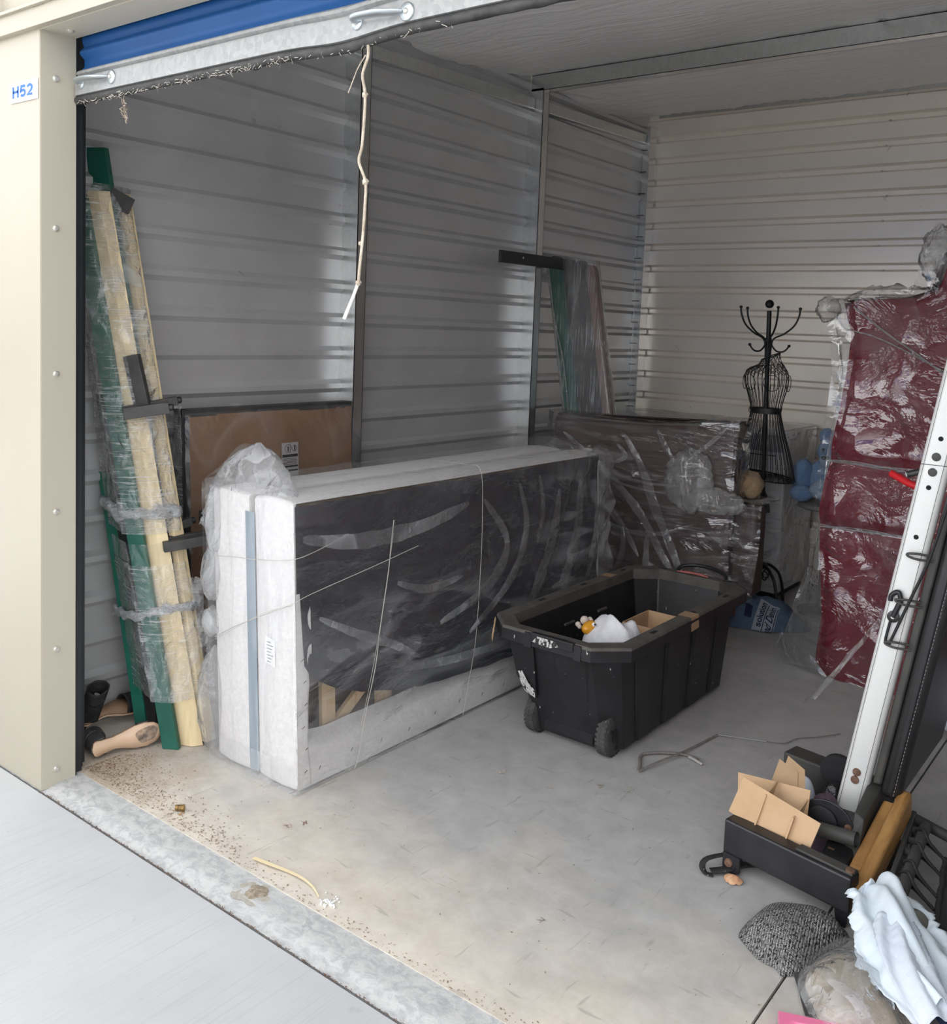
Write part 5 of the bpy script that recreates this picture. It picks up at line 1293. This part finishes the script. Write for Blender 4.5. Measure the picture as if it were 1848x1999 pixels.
MB().prism([(-.02, .055), (.02, .055), (.012, .0), (-.012, .0)], lambda a, z, h: (2.235+a, 1.012+h, z), -.006, .006).build('foot_bracket', M['blacksteel'], gm)
dbeam((1.858, 1.665), (2.20, 1.605), .085, .045, .150, 'base_foot', M['dustysteel'], .006)
for x, y in ((1.90, 1.66), (2.17, 1.61)): MB().box((x-.02, y-.03, .002), (x+.02, y+.03, .05)).build('rubber_foot', M['vinyl'], gm, bevel=.004)
dbeam((2.185, 1.04), (2.125, 1.64), .075, .035, .120, 'side_beam', M['blacksteel'], .006)
MB().add([(2.178, 1.19, .10), (2.222, 1.17, .10), (2.215, 1.50, .10), (2.16, 1.50, .10), (2.186, 1.26, .20), (2.215, 1.25, .19), (2.208, 1.48, .21), (2.17, 1.46, .215)], [(4, 5, 6, 7), (0, 1, 5, 4), (1, 2, 6, 5), (2, 3, 7, 6), (3, 0, 4, 7)]).build('side_plate', M['dustysteel'], gm, bevel=.003)
dk = MB(); P = [(.078*math.cos(a), .070*math.sin(a)) for a in [PI*k/18+.1 for k in range(19)]]; P = P+[(-.06, -.02), (.075, -.045)]
dk.prism(P, lambda a, z, h: (2.115+a, 1.235+h, .150+z), -.004, .004); dko = dk.build('index_plate', M['blacksteel'], gm, bevel=.002)
MB().prism([(-.030, .045), (.005, .052), (.010, .030), (-.02, .022)], lambda a, z, h: (2.11+a, 1.2295+h, .152+z), 0, .001).build('slot', M['dark'], dko)
MB().lathe([(.045, 0), (.045, .012), (.02, .016)], (2.105, 1.231, .158), (0, -1, 0), 24).build('wheel', M['blacksteel'], dko, smooth=40)
MB().lathe([(.011, 0), (.010, .005), (.004, .006)], (2.178, 1.231, .160), (0, -1, 0), 12).build('bolt', M['rust'], dko, smooth=40)
tb = MB(); tb.tube([(2.07, 1.20, .142), (2.215, 1.185, .158)], .021, 18, caps=False); tb.tube([(2.075, 1.20, .142), (2.214, 1.185, .158)], .017, 18, caps=False); tb.build('cross_tube', M['dustysteel'], gm, smooth=40)
MB().lathe([(.018, 0), (.018, .008), (.010, .010), (.010, .016)], (2.155, 1.165, .105), (0, -1, 0), 6).build('bolt', M['rust'], gm, smooth=30)
MB().lathe([(.055, 0), (.055, .02)], (2.055, 1.555, .175), (0, -1, 0), 24).build('wheel', M['blacksteel'], gm, smooth=40)
MB().tube([(2.182, 1.13, .02), (2.190, 1.14, .11)], .012, 10).build('foot_tube', M['whiterail'], gm, smooth=60)
MB().obox((2.236, 1.115, .090), (2.240, 1.43, .158), .034, .060).build('wooden_bar', M['oak'], gm, bevel=.006, seg=3, smooth=50)
MB().obox((2.270, 1.010, .070), (2.274, 1.475, .178), .038, .085).build('wooden_bar', M['oak'], gm, bevel=.012, seg=3, smooth=50)
MB().box((2.262, 1.16, .012), (2.296, 1.44, .075)).build('bar_bracket', M['blacksteel'], gm, bevel=.004)
# ---------------------------------------------------------------- cardboard divider on the base
cd = thing('cardboard_divider', 'slotted brown cardboard box divider lying on the gym base', 'cardboard', (2.0, 1.15, .15))
def sheet(pts, nm): return MB().add(pts, [(0, 1, 2, 3)]).build(nm, M['card'], cd, solid=.004)
sheet([(1.873, 1.105, .152), (2.115, 1.06, .110), (2.135, 1.115, .205), (1.893, 1.155, .245)], 'card')
sheet([(1.862, 1.20, .155), (2.08, 1.165, .150), (2.065, 1.235, .232), (1.845, 1.235, .215)], 'card')
sheet([(1.955, 1.055, .105), (1.962, 1.17, .155), (1.968, 1.235, .232), (1.970, 1.13, .225)], 'card')
sheet([(2.048, 1.035, .092), (2.060, 1.15, .150), (2.066, 1.21, .215), (2.062, 1.10, .200)], 'card')
sheet([(1.93, 1.26, .17), (2.03, 1.24, .16), (1.985, 1.36, .215), (1.92, 1.38, .23)], 'card')
sheet([(1.95, 1.275, .175), (2.05, 1.25, .165), (2.00, 1.38, .22), (1.94, 1.40, .24)], 'card')
# ---------------------------------------------------------------- soft things
def polyR(pts, c):
    def R(th):
        d = V((math.cos(th), math.sin(th))); best = .01
        for i in range(len(pts)):
            a = V(pts[i])-V(c); b_ = V(pts[(i+1) % len(pts)])-V(c); e = b_-a; den = d.x*e.y-d.y*e.x
            if abs(den) < 1e-9: continue
            t = (a.x*e.y-a.y*e.x)/den; s_ = (a.x*d.y-a.y*d.x)/den
            if t > 0 and -.001 <= s_ <= 1.001: best = max(best, t)
        return best
    return R
def heap(name, mat, pts, H, label=None, cat=None, fold=.02, fs=9, dir_=0.6, seed=0, z0=0.0, n=72, m=26, parent=None, pw=2.4, mats=None):
    pts = [(q.x, q.y) for q in spline([V((*p, 0)) for p in pts]+[V((*pts[0], 0))], 5)[:-1]]
    c = (sum(p[0] for p in pts)/len(pts), sum(p[1] for p in pts)/len(pts)); R = polyR(pts, c); cs, sn = math.cos(dir_), math.sin(dir_)
    def h(x, y, r):
        u = x*cs+y*sn; v = -x*sn+y*cs
        f = fold*ridge(u*fs*.4+seed, v*fs, seed)+fold*.6*nz(u*fs*1.3, v*fs*1.6, seed+3)
        return max(.003, H*(1-r**pw)+f*(1-r**6)*(.35+.65*min(1, (1-r)*4)))
    b = MB().mound(c, R, h, n, m, z0)
    o = b.build(name, mat, parent, 180)
    if label: tag(o, label, cat)
    return o
heap('knit_sweater', M['knit'], [(2.042, .781), (2.040, .86), (2.060, .94), (2.115, 1.00), (2.19, 1.03), (2.26, .985), (2.268, .936), (2.235, .85), (2.222, .75), (2.183, .700), (2.165, .722), (2.118, .726)], .062, 'black and white marled knit sweater crumpled on the floor', 'sweater', .020, 7, .9, 2)
cl_ = thing('clear_plastic_bag', 'clear plastic bag with beige lining on the floor beside the knit sweater', 'plastic bag', (2.33, .74, 0))
BGP = [(2.212, .755), (2.222, .84), (2.275, .915), (2.345, .90), (2.44, .80), (2.50, .70), (2.46, .62), (2.36, .56), (2.31, .575), (2.262, .635), (2.225, .695)]
heap('lining', M['beigecloth'], [(x*.86+2.33*.14, y*.86+.74*.14) for x, y in BGP], .050, None, None, .014, 9, 1.2, 4, 0, 60, 20, cl_)
heap('film', M['clearbag'], BGP, .085, None, None, .022, 8, .4, 6, .001, 90, 30, cl_)
MB().grid(lambda u, v: (lerp(2.255, 2.46, u)+.012*(v-.5)*2+.004*nz(u*9, v*2), lerp(.705, .575, u**.8)+.010*(v-.5)*2*(1+.5*math.sin(u*5)), .030+.062*math.sin(PI*min(1, u+.12))**.7+.006*math.sin(u*12)-.010*(v-.5)**2), 40, 6).build('white_seam', M['puff'], cl_, 180)
MB().tube(spline([(2.322, .862, .095), (2.335, .852, .112), (2.33, .838, .108), (2.342, .828, .096), (2.338, .815, .10)], 5), .006, 6).build('knotted_tie', M['blackbag'], cl_, smooth=60)
# pale blue shirt: draped sheet with torn edges
shp = thing('pale_blue_shirt', 'torn pale blue cotton shirt heaped over the dark clothes by the gym', 'shirt', (2.42, .83, .02))
def drape(P, nu, nv, fn, mat, nm): MB().grid(fn, nu, nv).build(nm, mat, shp, 180, solid=.0015)
def along(c, u):
    k = u*(len(c)-1); i = min(len(c)-2, int(k)); return c[i].lerp(c[i+1], k-i)
def dr1(u, v):
    c = spline([(2.318, 1.000, .165), (2.352, .960, .19), (2.385, .90, .180), (2.43, .835, .165), (2.49, .76, .14), (2.56, .69, .12)], 8)
    p = along(c, u); w = .075+.035*math.sin(u*PI)+.02*nz(u*6, 3); t = (v-.5)*2
    ed = .012*nz(u*30, v*3, 5)*abs(t)**4
    return (p.x+t*w*.75+ed, p.y+t*w*.62+ed, p.z-.060*t*t+.016*math.sin(t*5.5+u*4)+.010*math.sin(t*11-u*7)+.004*nz(u*8, t*5))
drape(None, 60, 30, dr1, M['paleblue'], 'back_panel')
def dr2(u, v):
    c = spline([(2.290, .905, .105), (2.325, .885, .130), (2.365, .87, .14), (2.40, .84, .15)], 8)
    p = along(c, u); t = v
    ed = .010*nz(u*18, 2, t*6)*t
    return (p.x+.045*t+ed, p.y-.150*t*(.75+.25*u)+ed, p.z-.085*t+.012*math.sin(u*9+t*2)+.003*nz(u*9, t*9))
drape(None, 40, 30, dr2, M['paleblue'], 'sleeve')
def dr3(u, v):
    c = spline([(2.392, .865, .165), (2.43, .79, .150), (2.49, .715, .125), (2.56, .65, .10)], 8)
    p = along(c, u); t = (v-.5)*2; w = .050+.012*math.sin(u*3)
    return (p.x+t*w*.8+.006*nz(u*24, t*3), p.y+t*w*.5, p.z+.026*(1-t*t)+.008*math.sin(t*7+u*5)-.012)
drape(None, 50, 20, dr3, M['paleblue2'], 'front_panel')
MB().grid(lambda u, v: (2.292+.035*u+.006*nz(u*5, v*4), .94+.05*u-.012*v, .150+.030*math.sin(PI*u)-.035*v+.004*math.sin(u*14)), 20, 8).build('collar', M['paleblue2'], shp, 180, solid=.0015)
heap('grey_trousers', M['greycloth'], [(2.36, .84), (2.42, .86), (2.50, .78), (2.60, .70), (2.66, .62), (2.58, .60), (2.50, .66), (2.42, .72), (2.37, .79)], .065, 'dull grey cotton trousers under the pale blue shirt', 'clothing', .022, 10, -.7, 3)
heap('navy_cloth', M['navy'], [(2.42, .80), (2.50, .80), (2.60, .73), (2.72, .64), (2.70, .58), (2.60, .62), (2.50, .70)], .085, 'crumpled navy cotton cloth between grey trousers and pale blue shirt', 'clothing', .020, 10, -.7, 5)
heap('dark_jacket', M['olive'], [(2.34, 1.02), (2.40, 1.06), (2.47, 1.02), (2.50, .90), (2.46, .84), (2.39, .86), (2.35, .94)], .135, 'dark olive cotton jacket bunched beside the bungee recliner', 'clothing', .026, 8, .3, 8)
heap('black_garbage_bag', M['blackbag'], [(2.46, 1.02), (2.56, 1.06), (2.70, 1.0), (2.74, .86), (2.66, .76), (2.54, .80), (2.47, .90)], .15, 'shiny black plastic garbage bag beyond the pale blue shirt', 'plastic bag', .035, 7, .8, 9)
heap('white_blue_rag', M['paleblue2'], [(1.872, 1.475), (1.90, 1.545), (1.95, 1.565), (2.01, 1.52), (2.02, 1.45), (1.96, 1.40), (1.90, 1.42)], .135, 'crumpled pale grey-blue rag on the gym base behind the cardboard', 'cloth', .022, 10, .5, 11, pw=4)
heap('black_rag', M['blackbag'], [(2.00, 1.55), (2.06, 1.58), (2.10, 1.53), (2.09, 1.46), (2.03, 1.45)], .14, 'small black plastic bag stuffed beside the white rail', 'plastic bag', .025, 12, .5, 12, pw=4)
heap('purple_cloth', M['purple'], [(2.03, 1.42), (2.07, 1.455), (2.115, 1.42), (2.11, 1.345), (2.05, 1.33), (2.01, 1.37)], .150, 'dull purple cloth tucked against the foot of the white rail', 'cloth', .016, 9, .2, 13, pw=4)
# ---------------------------------------------------------------- bungee recliner frame
br_ = thing('bungee_recliner', 'folded black steel recliner frame with bungee-laced mesh lying beside the wooden bar', 'folding chair', (2.45, 1.25, 0))
def tubep(P, r, nm, mt=M['greytube'], par=br_): return MB().tube(P, r, 12).build(nm, mt, par, smooth=60)
MB().obox((2.345, .93, .112), (2.288, 1.535, .112), .014, .040).build('side_rail', M['greytube'], br_, bevel=.004)
tubep([(2.290, 1.525, .112), (2.40, 1.475, .112), (2.85, 1.28, .112)], .016, 'cross_tube')
mt_ = tubep([(2.380, .90, .128), (2.335, 1.465, .128)], .0165, 'lacing_tube')
for k, y in enumerate((1.445, 1.375, 1.30, 1.10, 1.00)):
    xa = lerp(2.345, 2.288, (y-.93)/.605); tubep([(xa, y, .112), (lerp(2.380, 2.335, (y-.9)/.565), y-.02, .126)], .011, 'rung')
tubep([(2.34, .95, .112), (2.46, .90, .05), (2.55, .86, .018)], .013, 'leg'); tubep([(2.30, 1.50, .10), (2.31, 1.48, .018)], .013, 'leg'); tubep([(2.345, .96, .10), (2.347, .95, .018)], .013, 'leg'); tubep([(2.84, 1.28, .10), (2.84, 1.27, .018)], .013, 'leg')
for y in (1.40, 1.31, 1.20, 1.135, 1.045):
    xt = lerp(2.380, 2.335, (y-.9)/.565)
    MB().tube(spline([(xt+.085, y-.085, .115), (xt+.03, y-.035, .128), (xt+.005, y-.012, .150), (xt-.018, y+.004, .132), (xt-.004, y+.012, .108), (xt+.03, y-.020, .112), (xt+.085, y-.075, .110)], 5), .0046, 6).build('bungee_loop', M['bungee'], br_, smooth=60)
def mshf(u, v):
    a = V((2.415, 1.34, .112)).lerp(V((2.475, .90, .112)), u); d = V((.45, -.19, 0))
    p = a+d*v; return (p.x+.006*nz(u*14, 2)*(v < .05), p.y, p.z-.02*math.sin(PI*min(1, v*1.5))*math.sin(PI*u))
MB().grid(mshf, 30, 16).build('mesh_seat', M['mesh'], br_, 180, solid=.003)
MB().tube([mshf(u/12, .0) for u in range(13)], .007, 8).build('hem', M['mesh'], br_, smooth=60)
# ---------------------------------------------------------------- small floor things
pk = thing('pink_baking_mould', 'pink silicone baking mould on the floor beside the clear plastic bag', 'baking mould', (2.34, .54, 0))
def pkp(x, y): # rotated slab
    c, s_ = math.cos(.40), math.sin(.40); return (2.232+x*c-y*s_, .552+x*s_+y*c)
b = MB(); nx, ny = 60, 40
def pkf(u, v):
    x, y = u*.30, -.20*v; P = pkp(x, y); z = .024
    for cx in (.045, .115, .185, .255):
        for cy in (-.055, -.145):
            r = math.hypot(x-cx, y-cy)
            if r < .030:
                a = math.atan2(y-cy, x-cx); z = .024-.018*(1-(r/.030)**2)**.5*(1+.12*math.cos(10*a))
    e = min(u, 1-u, v, 1-v)
    return (P[0], P[1], z-.0*(e < .01))
b.grid(pkf, nx, ny); b.build('tray', M['pink'], pk, smooth=60)
b = MB(); P4 = [pkp(0, 0), pkp(.30, 0), pkp(.30, -.20), pkp(0, -.20)]
for i in range(4):
    a, c = P4[i], P4[(i+1) % 4]; b.add([(*a, .004), (*c, .004), (*c, .024), (*a, .024)], [(0, 1, 2, 3)])
b.build('rim', M['pink'], pk)
ds = MB().add([(2.190, .760, .003), (2.212, .770, .003), (2.300, .615, .003), (2.276, .606, .003), (2.190, .760, .007), (2.212, .770, .007), (2.300, .615, .007), (2.276, .606, .007)], [(4, 5, 6, 7), (0, 1, 5, 4), (1, 2, 6, 5), (2, 3, 7, 6), (3, 0, 4, 7)])
tag(ds.build('rubber_strip', M['dustysteel']), 'flat dark grey rubber strip on the floor under the clear plastic bag', 'strip')
sp = thing('webbing_strap', 'dusty black webbing strap with folded loop on the floor under the gym foot', 'strap', (1.90, 1.05, 0))
WM = m_specks('dusty_webbing', (.018, .018, .018), (.035, .034, .032), (.35, .33, .30), .70, 120, .9)
def strap(P, w, nm):
    C = spline(P, 8); b = MB(); vs = []
    for i, p in enumerate(C):
        t = (C[min(i+1, len(C)-1)]-C[max(i-1, 0)]).normalized(); n = V((-t.y, t.x, 0)).normalized(); vs += [p-n*w/2, p+n*w/2]
    b.add(vs, [(2*i, 2*i+1, 2*i+3, 2*i+2) for i in range(len(C)-1)]); return b.build(nm, WM, sp, 180, solid=.002)
strap([(1.975, 1.135, .012), (1.935, 1.09, .016), (1.895, 1.030, .012), (1.870, 1.005, .010)], .030, 'webbing')
strap([(1.960, 1.145, .030), (1.915, 1.115, .034), (1.875, 1.060, .036), (1.850, 1.015, .034), (1.847, .995, .020), (1.862, .988, .008), (1.880, .998, .005)], .018, 'loop')
MB().obox((1.912, 1.045, .020), (1.938, 1.085, .024), .030, .008).build('buckle', M['blacksteel'], sp, bevel=.002)
pt = MB().mound((1.934, 1.012), lambda a: .024*(1+.15*math.cos(2*a)+.1*math.sin(3*a)), lambda x, y, r: .003+.014*(1-r*r)+.004*ridge(x*60, y*50), 24, 8)
tag(pt.build('dry_petal', plain('dry_peach_petal', (.55, .27, .14), .7, 0, (.62, .38, .22), 60), None, 180), 'dry peach-coloured petal on the floor beside the black strap', 'petal')
cw = MB(); CW = plain('grey_cord', (.16, .145, .13), .8, 0, (.24, .22, .20), 60)
cwt = thing('frayed_strap', 'frayed grey plastic strap lying on the floor between tote and gym', 'strap', (1.5, 1.7, 0))
def cord(P, r, nm, mt): MB().tube(spline(P, 6), r, 6, flat=.6).build(nm, mt, cwt, smooth=60)
cord([(1.413, 1.423, .008), (1.395, 1.47, .010), (1.362, 1.538, .008), (1.372, 1.575, .010), (1.43, 1.63, .010), (1.49, 1.66, .010), (1.535, 1.655, .008)], .0062, 'loop', CW)
cord([(1.413, 1.423, .008), (1.43, 1.50, .012), (1.455, 1.60, .014), (1.47, 1.70, .010), (1.483, 1.80, .008), (1.495, 1.916, .006)], .0048, 'loop', CW)
cord([(1.495, 1.916, .006), (1.57, 1.95, .005), (1.662, 1.99, .005)], .0028, 'thin_strand', plain('shiny_strand', (.50, .49, .47), .3))
cord([(1.662, 1.99, .005), (1.72, 2.02, .006), (1.743, 2.10, .005), (1.80, 2.17, .006), (1.858, 2.265, .005)], .0022, 'thin_strand', CW)
cord([(1.50, 1.655, .008), (1.535, 1.64, .010), (1.56, 1.635, .006)], .008, 'frayed_end', plain('pale_fray', (.45, .43, .40), .8))
# ---------------------------------------------------------------- two open-toe heels by the left jamb
SOLE = plain('tan_leather_sole', (.62, .42, .28), .45, 0, (.66, .47, .33), 20)
INS = plain('brown_insole', (.30, .18, .11), .6)
SUEDE = m_fabric('black_suede', (.020, .020, .022), (.040, .039, .038), 30)
LIZ = plain('grey_reptile_leather', (.045, .043, .042), .45, 0, (.085, .082, .08), 40, 110, .9, .006)
def outline(n=40):
    # sole plan: heel at t=0 towards toe along +a; half width by length
    W = [(0, .004), (.02, .020), (.06, .027), (.12, .024), (.30, .021), (.42, .026), (.60, .039), (.75, .042), (.88, .034), (.96, .018), (1, .003)]
    L = [(t, interp(W, t)) for t in [i/n for i in range(n+1)]]
    return L
def heel(name, label, org, A, B, C, upper, worn, group):
    # A: heel->toe, B: across the sole, C: out of the sole's underside
    t = thing(name, label, 'shoe', tuple(org), group); A, B, C = V(A).normalized(), V(B).normalized(), V(C).normalized(); org = V(org); Ln = .255
    def P(a, b_, c): return org+A*(a*Ln)+B*b_+C*c
    def arch(a): return interp([(0, .0), (.15, -.002), (.35, -.006), (.55, .006), (.75, .020), (1, .030)], a)
    O = outline()
    s = MB(); vs = []
    for a, w in O: vs += [P(a, -w, arch(a)), P(a, 0, arch(a)+.001), P(a, w, arch(a))]
    s.add(vs, [q for i in range(len(O)-1) for q in ((3*i, 3*i+1, 3*i+4, 3*i+3), (3*i+1, 3*i+2, 3*i+5, 3*i+4))])
    so_ = s.build('sole', SOLE, t, 60, solid=.004)
    if worn:
        wv = MB().grid(lambda u, v: tuple(P(.76+.15*v*math.cos(u*2*PI)*(1+.12*math.sin(3*u*2*PI)), .030*v*math.sin(u*2*PI)*(1+.15*math.sin(2*u*2*PI+1)), arch(.76+.15*v*math.cos(u*2*PI))+.0045)), 28, 6, cu=True)
        wv.build('worn_patch', plain('worn_sole_dirt', (.12, .095, .08), .9, 0, (.42, .30, .21), 45), so_)
    i_ = MB(); vs = []
    for a, w in O: vs += [P(a, -w*.98, arch(a)-.010), P(a, w*.98, arch(a)-.010)]
    i_.add(vs, [(2*k, 2*k+1, 2*k+3, 2*k+2) for k in range(len(O)-1)]); i_.build('insole', INS, t, 60, solid=.005)
    # toe band over the front
    MB().grid(lambda u, v: tuple(P(.66+.15*v, (interp([(0, .041), (1, .041)], v))*math.cos(PI*u), arch(.66+.15*v)-.010-.048*math.sin(PI*u))), 18, 6).build('toe_band', upper, t, 180, solid=.004)
    # heel cup and ankle shaft
    def cup(u, v):
        a = PI*u; r = .029+.006*v; hgt = .105*v
        aa = .10-.105*math.sin(a)*(1+.15*v)+.20*abs(math.cos(a))**3*.5
        return tuple(P(aa, r*math.cos(a)*1.0, arch(max(0, aa))-.008-hgt+.006*nz(u*6, v*5)))
    MB().grid(cup, 24, 12).build('heel_cup', upper, t, 180, solid=.003)
    def shaft(u, v):
        a = 2*PI*u; return tuple(P(.13+.145*math.cos(a)*(1+.1*v), .034*math.sin(a), arch(.1)-.095-.055*v+.010*nz(u*8, v*4, 3)))
    MB().grid(shaft, 28, 8, cu=True).build('ankle_cuff', upper, t, 180, solid=.004)
    if not worn: MB().tube([P(.05, 0, .0), P(.045, 0, .045), P(.040, 0, .088)], [.022, .012, .007], 12, flat=.8).build('heel_block', upper, t, smooth=60)
    return t
heel('open_toe_heel', 'grey reptile-leather open-toe heel lying on its side with tan sole showing', (-.045, .205, .040), (.10, .99, .05), (-.10, -.04, 1), (.93, -.30, .12), LIZ, True, 'pair of heels by the jamb')
heel('open_toe_heel', 'black suede open-toe heel lying against the metal wall with brown insole showing', (-.262, .285, .048), (.02, 1, .12), (-.92, .02, .38), (-.40, .0, -.92), SUEDE, False, 'pair of heels by the jamb')
# ---------------------------------------------------------------- litter near the door
cp_ = thing('brass_cap', 'small dented brass cartridge-like cap on the dusty floor near the threshold', 'cap', (.45, .205, 0))
BR = plain('tarnished_brass', (.30, .19, .06), .4, .6, (.16, .10, .04), 60)
MB().lathe([(.009, 0), (.0095, .002), (.0095, .020), (.011, .021), (.011, .027), (.007, .029)], (.443, .200, .011), (.75, .6, .0), 14).build('shell', BR, cp_, smooth=40)
MB().lathe([(.0098, .008), (.0098, .011)], (.443, .200, .011), (.75, .6, .0), 14, False).build('ring', plain('dark_brass', (.08, .05, .02), .6), cp_)
sw = MB(); C = spline([(.838, .186, .006), (.90, .190, .010), (.96, .204, .007), (1.02, .205, .010), (1.07, .200, .006), (1.115, .180, .006)], 6); vs = []
for i, p in enumerate(C):
    w = lerp(.011, .003, i/(len(C)-1)); vs += [p+V((0, -w/2, 0)), p+V((0, w/2, .002))]
sw.add(vs, [(2*i, 2*i+1, 2*i+3, 2*i+2) for i in range(len(C)-1)])
tag(sw.build('dry_straw', plain('dry_straw', (.66, .55, .34), .7), None, 0, solid=.0015), 'long flat strip of dry yellow straw on the dusty floor by the threshold', 'straw')
cr = MB(); rr = random.Random(21)
for k in range(40): cr.ball((1.145+rr.gauss(0, .014), .185+rr.gauss(0, .012), .003), rr.uniform(.0015, .004), 4)
tag(cr.build('white_crumbs', plain('white_crumb', (.80, .80, .78), .9), kind='stuff'), 'small white crumbs at the end of the dry straw', 'crumbs')
db = MB(); rr = random.Random(31)
def fleck(x, y, s, z=.002):
    a = rr.uniform(0, 2*PI); p = V((x, y, z)); u = V((math.cos(a), math.sin(a), rr.uniform(-.2, .3)))*s; w = V((-math.sin(a), math.cos(a), rr.uniform(-.2, .3)))*s*rr.uniform(.2, .6)
    db.add([p-u-w, p+u-w, p+u+w, p-u+w], [(0, 1, 2, 3)])
for k in range(1500):
    t = rr.random()**2.2; x = .0+t*.75+rr.gauss(0, .03); y = .16+abs(rr.gauss(0, .10))*(1-t*.6); fleck(max(-.02, x), y, rr.uniform(.0008, .0032))
for k in range(420): x = rr.uniform(.2, 2.1); fleck(x, .142+abs(rr.gauss(0, .02)), rr.uniform(.0008, .003))
for k in range(260): fleck(rr.uniform(.1, 2.2), rr.uniform(.2, 1.4), rr.uniform(.0008, .003))
tag(db.build('dirt_debris', plain('brown_dirt', (.16, .09, .05), .95, 0, (.32, .21, .12), 200), kind='stuff'), 'fine brown dirt and dead leaf crumbs swept along the threshold', 'dirt')
js = MB(); rr = random.Random(41)
for k in range(900):
    x = rr.uniform(.01, 2.6); p = V((x, -.004+rr.gauss(0, .0022), -.011)); q = p+V((rr.gauss(0, .005), rr.gauss(0, .002), rr.uniform(0, .003))); js.add([p, q, q+V((.001, .001, .001)), p+V((.001, .001, .001))], [(0, 1, 2, 3)])
tag(js.build('joint_debris', plain('joint_dirt', (.12, .07, .05), .95), kind='stuff'), 'dark plant debris packed in the joint between driveway and threshold', 'debris')
for k, (x, y, s) in enumerate(((.475, .200, .010), (.80, .42, .011), (.77, .37, .009), (1.62, .50, .007), (1.05, 1.10, .016), (1.24, 1.12, .012), (1.36, 1.25, .013), (1.45, 1.30, .018))):
    lf = MB(); rr = random.Random(k+60)
    for j in range(4):
        a = rr.uniform(0, 2*PI); cs, sn = math.cos(a), math.sin(a); ox, oy = rr.gauss(0, s*.5), rr.gauss(0, s*.5); wd_ = rr.uniform(.08, .3)
        lf.grid(lambda u, v: (x+ox+s*((u-.5)*2*cs-(v-.5)*wd_*sn), y+oy+s*((u-.5)*2*sn+(v-.5)*wd_*cs), .0025+s*.25*math.sin(PI*u)*abs(nz(u*3, j))), 6, 2)
    nm, lb, c0 = [('dry_leaf', 'orange-brown leaf scrap beside the brass cap', (.42, .24, .10)), ('dry_leaf', 'dark red-brown leaf scrap on the dusty floor beside the box springs', (.20, .09, .05)), ('dry_leaf', 'tiny reddish leaf crumb between straw and box springs', (.22, .08, .05)), ('dead_insect', 'small dead brown insect on the bare floor between straw and sweater', (.12, .07, .04)),
        ('plastic_scrap', 'pale torn plastic scrap on the floor before the box springs', (.55, .50, .42)), ('plastic_scrap', 'tiny pale thread scrap on the floor before the tote', (.50, .44, .38)), ('plastic_scrap', 'brownish bristle scrap on the floor before the tote wheel', (.36, .30, .22)), ('plastic_scrap', 'greenish fibre scrap on the floor between tote and gym', (.44, .44, .36))][k]
    tag(lf.build(nm, plain('%s_%d' % (nm, k), c0, .8), None, 0), lb, {'dry_leaf': 'leaf', 'dead_insect': 'insect'}.get(nm, 'scrap'))
